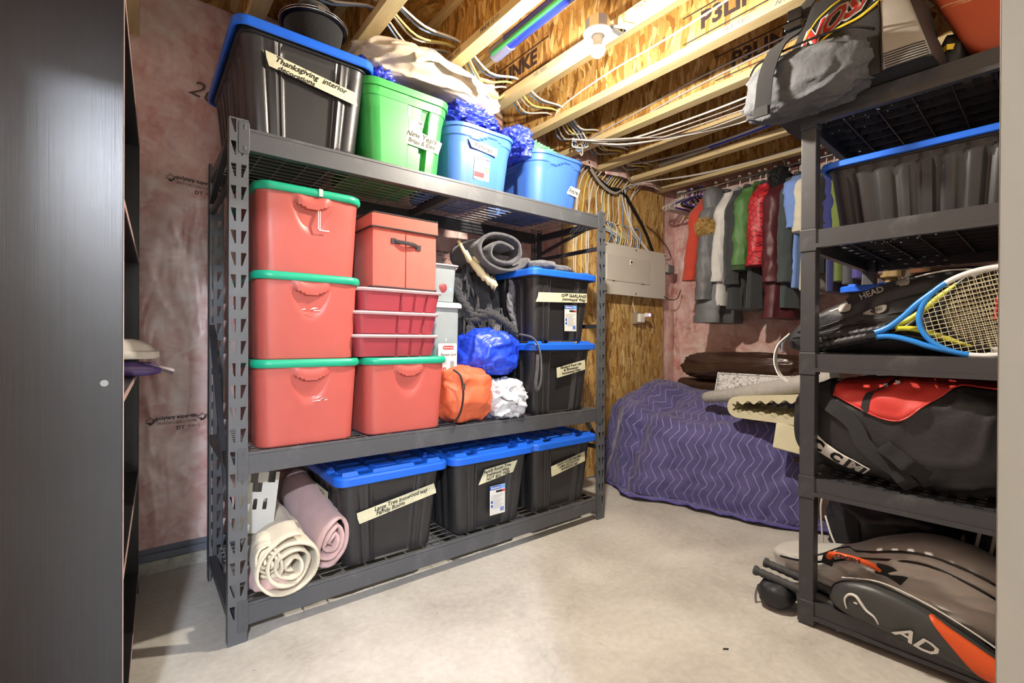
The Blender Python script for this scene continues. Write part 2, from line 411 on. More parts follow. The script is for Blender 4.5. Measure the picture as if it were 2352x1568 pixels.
# ------------------------------------------------------------------ steel storage rack
RX, RY = .2498, 1.8836
RW, RD, RH = 1.956, .61, 1.83
TIER = (.132, .664, 1.806); BH = .078
rack = thing('storage_rack', 'heavy black steel storage rack with three wire shelves full of totes', 'rack', (RX, RY, 0))
def make_post():
    w, p = .058, .0768; b = MB(); X = (0, .004, .021, .037, .054, w)
    z0 = RH-.005; zs = []
    def quad(a, c, d, e): b.add([(x, 0, z) for x, z in (a, c, d, e)], [(0, 1, 2, 3)])
    z = RH; k = 0
    quad((0, z0), (w, z0), (w, z), (0, z)); z = z0
    while z-p > .02:
        zt, zb, zn = z, z-.046, z-p
        quad((0, zb), (.017, zb), (.004, zt), (0, zt))                 # left strip, slanted hole edge
        quad((.021, zb), (.037, zb), (.037, zt), (.021, zt))
        quad((.041, zb), (w, zb), (w, zt), (.054, zt))
        quad((0, zn), (w, zn), (w, zb), (0, zb)); z = zn
    quad((0, 0), (w, 0), (w, z), (0, z))
    b.add([(0, 0, 0), (0, .045, 0), (0, .045, RH), (0, 0, RH)], [(0, 1, 2, 3)])
    b.add([(0, .045, 0), (.012, .045, 0), (.012, .045, RH), (0, .045, RH)], [(0, 1, 2, 3)])
    b.add([(w, 0, 0), (w, .012, 0), (w, .012, RH), (w, 0, RH)], [(0, 1, 2, 3)])
    return b
pst = make_post().build('post', post_m, rack, recalc=False, solid=-.0022); pme = pst.data
for lx, ly, sx, sy in ((RW, 0, -1, 1), (0, RD, 1, -1), (RW, RD, -1, -1)):
    o = inst('post', pme, rack, solid=-.0022, loc=(lx, ly, 0)); o.scale = (sx, sy, 1)
for lx in (0, RW):
    for ly in (0, RD): pass
ftm = None
fb = MB().box(.058, .002, -BH, RW-.058, .036, -.012); fb.box(.058, .002, -.012, RW-.058, .016, 0)
fbm_ = fb.build('front_beam', beam_m, rack, bevel=.003); clipm = None
rb = MB().box(.058, RD-.036, -BH, RW-.058, RD-.002, -.012); rb.box(.058, RD-.016, -.012, RW-.058, RD-.002, 0); rbo = rb.build('rear_beam', blackmetal, rack, bevel=.003)
sbm = MB().box(.003, .05, -.06, .030, RD-.05, -.02).build('side_beam', blackmetal, rack, bevel=.002)
cbm = MB().box(RW/2-.018, .03, -.045, RW/2+.018, RD-.03, -.010).build('cross_bar', beam_m, rack, bevel=.002)
cl = MB().loft([[(.028+a, yy, -.039+c) for a, c in rrect(.034, .112, .007, 3, .017, 0)] for yy in (-.0045, -.0005)])
for zz in (-.075, -.003): cl.box(.044, -.0062, zz-.009, .051, -.004, zz+.009)
clo = cl.build('beam_clip', beam_m, rack, bevel=.0012)
def make_deck(x0, x1):
    b = MB(); r = .002
    n = 13
    for i in range(n):
        y = .030+(RD-.06)*i/(n-1); b.box(x0, y-r, -.010, x1, y+r, -.006)
    m = 11
    for i in range(m):
        x = x0+.01+(x1-x0-.02)*i/(m-1); b.box(x-r, .020, -.006, x+r, RD-.020, -.002)
    return b
dk = [make_deck(.045, RW/2-.02).build('wire_deck', wire_m, rack), make_deck(RW/2+.02, RW-.045).build('wire_deck', wire_m, rack)]
for i, z in enumerate(TIER):
    for o in (fbm_, rbo, sbm, cbm, clo, *dk):
        if i == 0: o.location.z = z
        else: inst(o.name.split('.')[0], o.data, rack, bevel=(.0 if o in dk else .002), loc=(0, 0, z))
    o = inst('side_beam', sbm.data, rack, bevel=.002, loc=(RW, 0, z)); o.scale.x = -1
    o = inst('beam_clip', clo.data, rack, bevel=.0012, loc=(RW, 0, z)); o.scale.x = -1
for sx, lx in ((1, 0), (-1, RW)):
    for z in ((1.62,) if sx > 0 else (1.62, 1.15, .42)):
        o = MB().box(.004, .045, z-.012, .020, RD-.045, z+.012).build('side_brace', blackmetal, rack, bevel=.002, loc=(lx, 0, 0)); o.scale.x = sx
    o = MB().ribbon([(.010, .05, .46), (.010, RD-.05, 1.12)], (1, 0, 0), .02, .008).build('diagonal_brace', blackmetal, rack, loc=(lx, 0, 0)); o.scale.x = sx
    o = MB().ribbon([(.010, .05, 1.78), (.010, RD-.05, 1.66)], (1, 0, 0), .02, .008).build('diagonal_brace', blackmetal, rack, loc=(lx, 0, 0)); o.scale.x = sx

# ------------------------------------------------------------------ totes
def perim(w, d, r, ns=30, nc=6):
    """points of a rounded rectangle, with side letter, position -1..1 along the side and outward normal; starts at the front"""
    a, b = w/2, d/2; out = []
    def side(L, p0, p1, nrm):
        for k in range(ns): t = k/(ns-1); out.append((p0[0]+(p1[0]-p0[0])*t, p0[1]+(p1[1]-p0[1])*t, L, t*2-1, nrm))
    def corner(cx, cy, t0):
        for k in range(1, nc):
            t = t0+pi/2*k/nc; out.append((cx+r*cos(t), cy+r*sin(t), 'c', 0, (cos(t), sin(t))))
    side('f', (-a+r, -b), (a-r, -b), (0, -1)); corner(a-r, -b+r, -pi/2)
    side('r', (a, -b+r), (a, b-r), (1, 0)); corner(a-r, b-r, 0)
    side('b', (a-r, b), (-a+r, b), (0, 1)); corner(-a+r, b-r, pi/2)
    side('l', (-a, b-r), (-a, -b+r), (-1, 0)); corner(-a+r, -b+r, pi)
    return out
def tote_shell(bw, bd, tw, td, H, r, disp, zs, ns=40, wall=.004, floor=True):
    rings = []
    def ring(zf, shrink=0, dsp=True):
        z = zf*H; w = bw+(tw-bw)*zf-2*shrink; d = bd+(td-bd)*zf-2*shrink; R = []
        for x, y, L, s, n in perim(w, d, max(.004, r-shrink), ns):
            e = disp(L, s, zf) if dsp else 0
            R.append((x+n[0]*e, y+n[1]*e, z))
        return R
    rings.append(ring(0, .012, False)); rings.append(ring(.004, .004, False))
    for zf in zs: rings.append(ring(zf))
    if wall:
        rings.append(ring(zs[-1], wall)); rings.append(ring(.5, wall+.004)); rings.append(ring(.03, wall+.004))
        return MB().loft(rings, True, True)
    return MB().loft(rings, True, True)
def sm(x, a, b):
    t = max(0, min(1, (x-a)/(b-a))); return t*t*(3-2*t)
def bl_disp(L, s, z):
    e = 0
    if z > .885: return .010 if z < .97 else .008
    low = 1-sm(z, .77, .82)
    if L in 'fb':
        c = 1-sm(abs(s), .50, .56); e -= .010*c*low                       # recessed middle panel
        for q in (.60, .86): e -= .006*max(0, 1-abs(abs(s)-q)/.045)*(1-sm(z, .84, .88))
        e += .004*max(0, 1-abs(abs(s)-.68)/.05)
    elif L in 'lr':
        for q in (-.86, -.62, -.36, -.12, .12, .36, .62, .86): e -= .011*(1-sm(abs(s-q), .035, .065))*low
    return e
zsB = [.02, .06, .2, .4, .6, .74, .77, .79, .82, .84, .88, .886, .93, .97]
BT_W, BT_D, BT_H = .51, .77, .385
bt_body = tote_shell(.392, .645, .456, .715, BT_H, .045, bl_disp, zsB, 56).build('body', blk, smooth=True, ang=38); btm = bt_body.data; bpy.data.objects.remove(bt_body)
def make_lid():
    b = MB(); H = BT_H; w, d, r = BT_W, BT_D, .05
    R = lambda sh, z: [(x, y, z) for x, y in rrect(w-2*sh, d-2*sh, max(.01, r-sh), 8)]
    b.loft([R(.006, H-.038), R(.0, H-.034), R(.0, H-.008), R(.004, H-.002), R(.010, H), R(.026, H), R(.032, H-.012), R(.2, H-.012)], False, True)
    b.loft([R(.006, H-.038), R(.012, H-.034), R(.014, H-.016), R(.2, H-.016)], False, True)
    def pad(x0, y0, x1, y1, h, t=.006):
        b.loft([[(x0, y0, H-.013), (x1, y0, H-.013), (x1, y1, H-.013), (x0, y1, H-.013)], [(x0+t, y0+t, H-.012+h), (x1-t, y0+t, H-.012+h), (x1-t, y1-t, H-.012+h), (x0+t, y1-t, H-.012+h)]])
    for i in range(3):
        for j in range(5): pad(-.185+i*.127, -.27+j*.112, -.185+i*.127+.108, -.27+j*.112+.092, .010, .008)
    for sx in (-1, 1):
        for sy in (-1, 1): pad(sx*.19-.04, sy*.325-.030, sx*.19+.04, sy*.325+.030, .024, .012)
        pad(-.10, sy*.33-.022, .10, sy*.33+.022, .020, .010) if sx > 0 else pad(-.10, -.352, .10, -.308, .020, .010)
        for y in (-.14, .14): pad(sx*.222-.016, y-.075, sx*.222+.016, y+.075, .020, .009)
    return b
lo = make_lid().build('lid', bluelid, smooth=True, ang=30); lidm = lo.data; bpy.data.objects.remove(lo)
def tape(parent, pts, y, mat=None, name='tape_label', nrm=(0, -1, 0), off=.001):
    """torn strip outline in local (x, z) on the plane y"""
    b = MB(); b.loft([[(x, y-off, z) for x, z in pts], [(x, y, z) for x, z in pts]])
    return b.build(name, mat or tape_m, parent)
def hand(parent, s, x, y, z, size, tilt=0, fit=None, mat=None, ls=.9, shear=.28, align='CENTER'):
    return text(s, size, mat or ink, parent, 'handwriting', M=frame((x, y, z), (cos(tilt), 0, sin(tilt)), (-sin(tilt), 0, cos(tilt))), shear=shear, wave=.05, bold=.0004, fit=fit, ls=ls, align=align)
def strip(x0, z0, x1, z1, h, j0=.012, j1=-.012):
    return [(x0+j0, z0-h/2), (x1, z1-h/2), (x1+j1*.4, z1), (x1+j1, z1+h/2), (x0, z0+h/2), (x0+j0*.3, z0)]
def black_tote(x, y, z, label, rz=0, sz=1.0, group='black totes with blue lids'):
    t = thing('storage_tote', label, 'tote', (x, y, z), rz, group)
    inst('body', btm, t); inst('lid', lidm, t)
    if sz != 1: t.scale = (1, 1, sz)
    return t
FY = -.3465   # local y just in front of a black tote's front wall at mid height (wall leans with height)
def front_y(z): return -(.645+(.715-.645)*z/BT_H)/2-.0045
YC = 1.862+.385
t1 = black_tote(.512, YC-.004, 1.806, 'black tote with blue lid labelled Thanksgiving decorations, on the top shelf')
tp = tape(t1, strip(-.150, .268, .185, .222, .052), front_y(.245)-.006)
hand(tp, 'Thanksgiving  interior', .010, front_y(.245)-.0085, .257, .030, -.13, .26); hand(tp, 'decorations', -.045, front_y(.245)-.0085, .236, .026, -.13, .13)
b1 = black_tote(.868, YC, TIER[0]-.001, 'black tote with blue lid labelled Large Tree, leftmost on the bottom shelf')
tp = tape(b1, strip(-.165, .205, .200, .263, .046), front_y(.235)-.005)
hand(tp, 'Large Tree Ironwood way', .030, front_y(.235)-.0075, .246, .025, .15, .25); hand(tp, 'Family Room', -.020, front_y(.235)-.0075, .218, .025, .15, .13)
b = MB(); sx_ = -.228
tp2 = MB().loft([[(sx_-.004, y, z) for y, z in strip(-.20, .262, .03, .262, .052)], [(sx_-.003, y, z) for y, z in strip(-.20, .262, .03, .262, .052)]]).build('tape_label', tape_m, b1)
text('Ironwood Tree\nFamily Room', .020, ink, tp2, 'handwriting', M=frame((sx_-.0055, -.09, .262), (0, -1, 0), (0, 0, 1)), shear=.3, wave=.06)
b2 = black_tote(1.392, YC, TIER[0]-.001, 'black tote with blue lid labelled Family Room Tree, middle of the bottom shelf')
tp = tape(b2, [(-.095, .232), (.118, .262), (.148, .318), (-.058, .300)], front_y(.275)-.005)
hand(tp, 'Family Room Tree\nIronwood Way\nNOT BIG TREE', .020, front_y(.275)-.0075, .277, .021, .10, .17)
def product_sticker(par, x, z, w=.095, h=.145):
    y = front_y(z)-.0045
    st = MB().box(x-w/2, y-.001, z-h/2, x+w/2, y, z+h/2).build('product_sticker', paper, par)
    yy = y-.0018
    MB().box(x-w/2, yy, z+h*.36, x+w*.2, yy+.001, z+h*.49).build('print', blueink, st); MB().box(x+w*.2, yy, z+h*.36, x+w/2, yy+.001, z+h*.49).build('print', lightblueink, st)
    text('Basicmart', .018, paper, st, 'print', M=frame((x-w*.14, yy-.0006, z+h*.425), (1, 0, 0), (0, 0, 1)), shear=.2, fit=w*.6, bold=.0003)
    MB().box(x-w*.1, yy, z+h*.25, x+w*.3, yy+.001, z+h*.32).build('print', ink, st); MB().box(x+w*.3, yy, z+h*.25, x+w*.48, yy+.001, z+h*.32).build('print', redink, st)
    g = MB()
    for q in range(9): g.box(x-w*.4+(.0 if q < 3 else w*.14), yy, z+h*(.15-q*.055), x+w*(.35-.1*(q % 3)), yy+.001, z+h*(.162-q*.055))
    g.build('print', greyink, st)
    g = MB()
    for q in range(7): g.box(x+w*.18+q*w*.035, yy-.0004, z-h*.42, x+w*.18+q*w*.035+w*(.012+.008*(q % 2)), yy+.001, z-h*.28)
    for q in range(2): g.box(x-w*.43, yy-.0004, z-h*(.10+.14*q), x-w*.31, yy+.001, z-h*(.01+.14*q))
    g.build('print', [blueink], st)
product_sticker(b2, .030, .135)
b3 = black_tote(1.884, YC, TIER[0]-.001, 'black tote with blue lid and a three line tape label, rightmost on the bottom shelf')
tp = tape(b3, strip(-.105, .215, .165, .262, .056, .004, -.004), front_y(.24)-.005)
hand(tp, 'DINING ROOM GARLAND\nX-MAS DECORATIONS\nIRONWOOD WAY', .035, front_y(.24)-.0075, .240, .019, .14, .19)
m1 = black_tote(1.870, YC-.002, TIER[1]-.001, 'black tote with blue lid under another tote, labelled garland and snowmen')
tp = tape(m1, strip(-.055, .222, .175, .262, .056, .004, -.004), front_y(.24)-.005)
hand(tp, 'Garland from rail\n& Snowmen\nIronwood Way', .055, front_y(.24)-.0075, .242, .019, .12, .17)
m2 = black_tote(1.866, YC-.006, TIER[1]+BT_H+.010, 'black tote with blue lid stacked on top, tape label and blue-white sticker')
tp = tape(m2, strip(-.19, .235, .185, .250, .052, -.02, -.003), front_y(.24)-.005)
hand(tp, 'OFF GARLAND\nIronwood Way', .075, front_y(.24)-.0075, .246, .023, .02, .20)
product_sticker(m2, .062, .130)

# red totes with teal lids
RT_H = .322
def rd_disp(L, s, z):
    e = 0
    if L == 'f' or L == 'b':
        e += .006*(1-abs(s)**4)*z
        q = s*.16; zz = (z-.84)*RT_H                                       # smile shaped hand grip
        arc = -.028*(1-(s/.52)**2) if abs(s) < .52 else 0
        if abs(s) < .52:
            if zz > arc: e += .011*min(1, (1-(s/.52)**2)*1.6)*(1-sm(zz, arc+.022, arc+.060)) if zz < arc+.06 else 0
            rr = math.hypot(s*.175, max(0, arc-zz)*1.0) if zz < arc else 9
            e -= .011*(1-sm(rr, .050, .10)) if zz <= arc else 0
    if L == 'l' or L == 'r': e += .004*(1-s*s)
    if z > .945: e += .006
    return e
zsR = [.02, .05]+[.08+.86*i/44 for i in range(45)]+[.95, .985]
rb_ = tote_shell(.352, .53, .375, .575, RT_H, .05, rd_disp, zsR, 40).build('body', redtote, smooth=True, ang=32); rtm = rb_.data; bpy.data.objects.remove(rb_)
def round_lid(w, d, H, r, th, dome=.004, lip=.03):
    b = MB(); R = lambda sh, z: [(x, y, z) for x, y in rrect(w-2*sh, d-2*sh, max(.01, r-sh), 10)]
    b.loft([R(.006, H-lip), R(.001, H-lip+.006), R(0, H-lip*.45), R(.004, H-.003), R(.010, H), R(.022, H), R(.030, H-.008), R(.10, H-.008+dome)], True, True)
    return b
rl = round_lid(.400, .605, RT_H+.004, .065, .03).build('lid', tealid, smooth=True, ang=50); rlm = rl.data; bpy.data.objects.remove(rl)
def red_tote(x, y, z, label, rz=0):
    t = thing('storage_tote', label, 'tote', (x, y, z), rz, 'red totes with teal lids'); inst('body', rtm, t); inst('lid', rlm, t); return t
YR = 1.872+.3025
mk = pm('white_scratch', 'f0e6e2', .6, var=0)
a1 = red_tote(.522, YR, TIER[1]-.001, 'red tote with teal lid at the bottom of the stack of three')
a2 = red_tote(.523, YR-.002, TIER[1]+RT_H, 'red tote with teal lid in the middle of the stack of three')
a3 = red_tote(.525, YR, TIER[1]+2*RT_H+.002, 'red tote with teal lid on top of the stack of three')
a4 = red_tote(.930, YR, TIER[1]-.001, 'red tote with teal lid beside the stack, under the crimson boxes')
s = MB().box(.010, -.2965, .262, .0125, -.2955, .275)
MB().box(.020, -.2925, .170, .023, -.290, .245).box(.027, -.2925, .172, .029, -.290, .245).box(.020, -.2925, .170, .062, -.290, .174).build('chalk_mark', mk, a3)
MB().box(.020, -.305, .298, .034, -.3025, .326).build('tape_scrap', tape_w, a3)
def scratches(par, x, z, w, n, y=-.2895):
    b = MB()
    for k in range(n):
        xa = x+random.uniform(-w, w); za = z+random.uniform(-.010, .010); b.hexa([(xa, y-.0008, za), (xa+random.uniform(.006, .018), y-.0008, za+.002), (xa+.01, y, za+.002), (xa, y, za), (xa, y-.0008, za+.002), (xa+.012, y-.0008, za+.004), (xa+.01, y, za+.004), (xa, y, za+.002)])
    return b.build('scratch_mark', mk, par)
scratches(a1, .030, .172, .03, 14, -.2885); scratches(a2, -.01, .19, .035, 8, -.2895)

# shallow crimson boxes with translucent lids
CR_H = .094
def cr_disp(L, s, z):
    e = 0
    if L == 'f':
        for q in (-.05, .38, .76): e -= .012*max(0, 1-abs(s-q)/(.05*(1.25-z)))*(1 if z < .9 else 0)
    if L in 'lrb':
        for q in (-.5, 0, .5): e -= .008*max(0, 1-abs(s-q)/.06)
    return e
cb_ = tote_shell(.355, .47, .385, .50, CR_H, .035, cr_disp, [.04, .1, .3, .5, .7, .86, .9, .95], 60).build('body', crimson, smooth=True, ang=35); crm = cb_.data; bpy.data.objects.remove(cb_)
cl_ = round_lid(.405, .52, CR_H+.002, .04, .02, 0, .014).build('lid', clearlid, smooth=True, ang=45); clm = cl_.data; bpy.data.objects.remove(cl_)
zc = TIER[1]+RT_H+.004
for i, (dx, lab) in enumerate(((0, 'shallow crimson box with clear lid, lowest of the three'), (.002, 'shallow crimson box with clear lid, middle of the three'), (.018, 'shallow crimson box with clear lid directly under the fabric cube'))):
    t = thing('shallow_box', lab, 'storage box', (.886+dx, 1.886+.26, zc+i*(CR_H+.003)), 0, 'shallow crimson boxes'); inst('body', crm, t); inst('lid', clm, t)
# coral fabric cube with dark piping
coral = pm('coral_fabric', 'c75f52', .8, var=.06, vs=20, bump=.2, bs=300, sheen=.15)
dkpipe = pm('dark_piping', '2d2426', .7, var=.1)
zf = zc+3*(CR_H+.003)+.001
fbx = thing('fabric_cube', 'coral fabric storage cube with dark piping and a handle', 'fabric box', (.922, 1.905+.165, zf), 0)
b = MB()
def cube_face(u, v):
    ang = u*2*pi; return None
def sq(w, d, z, bul): 
    P = rrect(w, d, .006, 2); out = []
    return [(x*(1+bul*(1-(y/(d/2))**2)*(abs(x) > w*.45)), y*(1+bul*(1-(x/(w/2))**2)*(abs(y) > d*.45)), z) for x, y in P]
b.loft([sq(.298, .318, 0, 0), sq(.302, .322, .15, .0), sq(.300, .320, .262, 0)]); b.build('body', coral, fbx, smooth=True, ang=30)
b = MB().loft([sq(.314, .334, .252, 0), sq(.314, .334, .310, 0), sq(.306, .326, .316, 0)]); lidc = b.build('lid', coral, fbx, smooth=True, ang=30)
def ringpipe(w, d, z, r): return MB().tube([(x, y, z+.003*sin(i*1.3)) for i, (x, y) in enumerate(rrect(w, d, .008, 3))], r, 6, closed=True)
ringpipe(.316, .336, .254, .0042).build('piping', dkpipe, lidc); ringpipe(.312, .332, .314, .003).build('piping', dkpipe, lidc); ringpipe(.302, .322, .004, .004).build('piping', dkpipe, fbx)
hd = MB().tube(spline([(-.052, -.164, .205), (-.030, -.172, .201), (.0, -.180, .199), (.035, -.174, .196), (.052, -.164, .190)], 5), [.006]*21, 6, flat=1.6)
hd.box(-.068, -.166, .193, -.046, -.160, .216); hd.box(.046, -.166, .177, .070, -.160, .200); hd.build('handle', dkpipe, fbx, smooth=True)
MB().box(-.001, -.1635, .006, .001, -.1605, .250).build('seam', pm('dark_seam_thread', '8f352f', .8, var=0), fbx)  # thin darker red line down the middle of the front

# green tote and the two blue tubs on the top shelf
def gr_disp(L, s, z):
    e = 0
    if z > .90: return .018
    if z > .80: return .010
    if L in 'fb':
        if .02 < s < .48: e -= .004
        e -= .024*(sm(s, .46, .50)-sm(s, .70, .74))*(1-sm(z, .77, .79))
        e -= .022*(sm(s, .0, .02)-sm(s, .46, .50))*(sm(z, .700, .712))*(1-sm(z, .77, .79))
        e += .006*(s < -.02)*(1-sm(z, .77, .79))
    elif L in 'lr':
        e -= .015*(sm(s, -.4, -.36)-sm(s, .36, .4))*(1-sm(z, .77, .79))
    return e
zsG = [.02, .05, .2, .4, .55, .68, .70, .712, .73, .765, .79, .80, .801, .86, .899, .901, .95, .985]
g1 = thing('open_tote', 'bright green open tote labelled New Years, on the top shelf', 'tote', (.928, 1.885+.29, 1.806), 0)
tote_shell(.345, .50, .395, .56, .345, .055, gr_disp, zsG, 60).build('body', greentote, g1, smooth=True, ang=30)
tp = tape(g1, [(-.02, .118), (.155, .106), (.172, .160), (.035, .186), (.0, .182), (-.032, .140)], -.2765); tp.location = (0, .0247, .024); tp.rotation_euler.x = .087
hand(tp, 'New Years', .068, -.2790, .160, .034, -.06, .15); hand(tp, 'Brian & Elen', .068, -.2790, .132, .027, -.06, .13)
bs_ = MB().box(.045, -.2765, .205, .076, -.2755, .230).build('barcode_sticker', paper, g1); bs_.location = (0, .0285, .024); bs_.rotation_euler.x = .087
g = MB()
for q in range(7): g.box(.051+q*.003, -.2772, .213, .0525+q*.003+.0006*(q % 2), -.2764, .224)
g.build('print', ink, bs_)
def bl2_disp(L, s, z):
    e = 0
    if z > .93: return .020
    if z > .905: return .006
    if L in 'fb': e += .010*(1-s*s); wav = .80+.05*sin(s*3.2+.4); e += .010*sm(z, wav, wav+.02)
    else: e += .006*(1-s*s) if L in 'lr' else .004; e += .010*sm(z, .78, .80)
    if L == 'l': e -= .016*(sm(s, -.6, -.5)-sm(s, .55, .65))*(1-sm(z, .70, .74))
    return e
zsT = [.02, .05]+[.1+.8*i/26 for i in range(27)]+[.906, .929, .931, .96, .985]
tub = tote_shell(.345, .48, .385, .55, .282, .085, bl2_disp, zsT, 44).build('body', bluetote, smooth=True, ang=30); tubm = tub.data; bpy.data.objects.remove(tub)
u1 = thing('open_tub', 'blue open tub with a striped product sticker and tape reading Pictures', 'tub', (1.332, 1.885+.285, 1.806), 0, 'blue open tubs'); inst('body', tubm, u1)
u2 = thing('open_tub', 'blue open tub with only a tape label, at the end of the top shelf', 'tub', (1.850, 1.885+.285, 1.806), 0, 'blue open tubs'); inst('body', tubm, u2)
yb = -.2745
tp = tape(u1, [(-.030, .178), (.115, .164), (.122, .205), (-.050, .214)], yb-.006, tape_w); tp.location = (-.05, .004, 0); hand(tp, 'Pictures', .035, yb-.0085, .190, .032, -.06, .105)
tp = tape(u2, [(.055, .090), (.148, .082), (.165, .128), (.085, .136)], yb-.001, tape_w); tp.location = (0, .0285, .034); tp.rotation_euler.x = .124; hand(tp, 'Pictures', .110, yb-.0035, .108, .034, -.04, .075)
st = MB().box(-.005, yb-.0075, .040, .085, yb-.0065, .150).build('product_sticker', paper, u1); st.location = (-.05, .0298, .035); st.rotation_euler.x = .124
text('TUFF', .024, redink, st, 'print', M=frame((.025, yb-.0082, .138), (1, 0, 0), (0, 0, 1)), bold=.0005, fit=.048)
text('63.', .017, redink, st, 'print', M=frame((.025, yb-.0082, .086), (1, 0, 0), (0, 0, 1)))
text('Couvercle', .007, ink, st, 'print', M=frame((.025, yb-.0082, .107), (1, 0, 0), (0, 0, 1)))
for q, c in enumerate(('2b3560', 'c7cfd8', '4f6fae', '8db7d8', '45815a', 'd9d34b', 'e8a24a', 'cf7a6a')):
    MB().box(.058, yb-.0082, .136-q*.009, .084, yb-.0074, .1425-q*.009).build('print', pm('stripe%d' % q, c, .5, var=0), st)
MB().box(-.003, yb-.0082, .052, .055, yb-.0074, .076).build('print', redink, st)
g = MB()
for q in range(5): g.box(.064+q*.003, yb-.0082, .046, .0655+q*.003, yb-.0074, .060)
g.build('print', ink, st)

# ------------------------------------------------------------------ soft goods
def ridge(v, s, seed, p=3.0):
    q = Vector(v)*s+Vector((seed*1.3, seed*.7, seed*2.1)); q += Vector((noise.noise(q*.7), noise.noise(q*.7+Vector((9, 0, 0))), 0))*.5
    return max(0, 1-abs(noise.noise(q))*2.2)**p
def blob(name, mat, parent, c, r, n=(40, 28), e=2.0, amp=.08, ns=3.0, seed=0, fold=None, clampz=None, rot=None, crease=.0, cs=2.2):
    """soft bag: superellipsoid with slow swells and sharp creases; c centre, r radii"""
    b = MB(); c = Vector(c); M = rot or Matrix.Identity(3)
    sg = lambda v, p: math.copysign(abs(v)**p, v); q = 2.0/e
    def fn(u, v):
        th = u*2*pi; ph = (v-.5)*pi
        d = Vector((sg(cos(ph), q)*sg(cos(th), q), sg(cos(ph), q)*sg(sin(th), q), sg(sin(ph), q)))
        k = 1+amp*fbm(d*ns*.6+Vector((seed, seed*.7, 0)), 1, 2)
        if crease: k += crease*(ridge(d, cs, seed)-.3)+crease*.5*(ridge(d, cs*2.3, seed+3)-.3)
        if fold: k += fold(d, th, ph)
        p = M @ Vector((d.x*r[0]*k, d.y*r[1]*k, d.z*r[2]*k))+c
        if clampz is not None and p.z < clampz: p.z = clampz+.002*noise.noise(p*30)
        return p
    b.grid(n[0], n[1], fn, wrapu=True)
    return b.build(name, mat, parent, smooth=True, ang=180)
orange = pm('orange_nylon', 'd0643f', .6, var=.08, vs=10, bump=.25, bs=60)
whitebag = pm('white_plastic_bag', 'c9ccd2', .35, var=.08, vs=12, bump=.3, bs=40, spec=.6)
bluenyl = pm('blue_nylon', '2146d6', .42, var=.12, vs=10, bump=.2, bs=50, spec=.6)
tarp = pm('blue_tarp', '2f3fc0', .3, var=.25, vs=14, bump=.5, bs=40, spec=.7)
greent = pm('green_tarp', '69a081', .38, var=.15, vs=10, bump=.35, bs=40)
canvas = pm('beige_canvas', 'cdbfa8', .85, var=.08, vs=9, bump=.25, bs=120)
zd = TIER[1]
og = thing('stuff_sack', 'orange drawstring sack with black zip beside the red tote', 'bag', (1.262, 2.04, zd), 0)
blob('bag_body', orange, og, (.01, 0, .135), (.150, .17, .136), (90, 60), 3.0, .07, 2.2, 4, clampz=.001, crease=.07, cs=1.6, fold=lambda d, th, ph: .035*sin(th*7+d.z*3)*max(0, -d.x)+.02*sin(ph*9+th*2))
def on_blob(c, r, e, pts, off=1.02):
    q = 2.0/e; sg = lambda v, p: math.copysign(abs(v)**p, v); out = []
    for th, ph in pts:
        out.append((c[0]+r[0]*off*sg(cos(ph), q)*sg(cos(th), q), c[1]+r[1]*off*sg(cos(ph), q)*sg(sin(th), q), c[2]+r[2]*off*sg(sin(ph), q)))
    return out
MB().tube(spline([(-.110, -.150, .262), (-.086, -.176, .235), (-.078, -.186, .18), (-.078, -.186, .12), (-.092, -.182, .06), (-.118, -.165, .012)], 6), .0048, 6).build('zipper', cableK, og)
MB().box(-.083, -.195, .17, -.071, -.186, .20).build('zip_pull', pm('pewter', '8a8a8c', .3, .9, var=0), og, bevel=.002)
wb = thing('plastic_bag', 'crumpled white plastic bag lying in front of the black totes', 'bag', (1.505, 2.02, zd), 0)
blob('bag_body', whitebag, wb, (0, 0, .092), (.135, .155, .108), (110, 70), 2.5, .16, 2.6, 9, clampz=.001, crease=.11, cs=2.4, fold=lambda d, th, ph: .05*max(0, -d.z)*sin(th*5))
MB().tube(spline([(-.09, -.150, .12), (-.06, -.160, .10), (-.02, -.165, .095), (.01, -.16, .07)], 6), .0022, 5).build('drawstring', cableK, wb)
bb = thing('stuff_sack', 'shiny blue nylon sack under the dark knitted scarves', 'bag', (1.470, 2.085, zd+.215), 0)
blob('bag_body', bluenyl, bb, (0, 0, .118), (.168, .16, .130), (110, 70), 2.5, .08, 2.2, 13, clampz=.001, crease=.085, cs=1.7, fold=lambda d, th, ph: -.05*max(0, 1-abs(d.x-.35+.3*d.z)*14)-.03*max(0, 1-abs(d.z+.25-.3*d.x)*12))
knit = pm('charcoal_knit', '4c4c51', .95, var=.35, vs=30, bump=.9, bs=140, sheen=.3)
knit2 = pm('black_gauze', '2f2f33', .95, var=.3, vs=40, bump=.9, bs=170, sheen=.2)
greyknit = pm('grey_knit', '66676c', .95, var=.3, vs=60, bump=.9, bs=190, sheen=.3)
sh = thing('knitted_scarves', 'heap of charcoal knitted scarves and black gauze on the middle shelf', 'scarves', (1.52, 2.25, zd), 0)
blob('gauze', knit2, sh, (-.02, .02, .40), (.155, .12, .42), (70, 60), 2.6, .22, 3.4, 21, clampz=.001, fold=lambda d, th, ph: .06*sin(th*9+d.z*4))
rl_ = MB()
def rollfn(u, v):
    th = u*2*pi*1.9; rr = .045+.075*u; y = (v-.5)*.30
    k = 1+.10*fbm((u*5, v*3, 1.7))
    return (.015+rr*1.55*k*cos(th+.4), y-.10+.02*fbm((u*4, 2, v*2)), .875+rr*1.0*k*sin(th+.4)+.015*fbm((u*3, v*2, 8)))
rl_.grid(70, 12, rollfn); rl_.build('folded_scarf', knit, sh, smooth=True, ang=180, solid=.016)
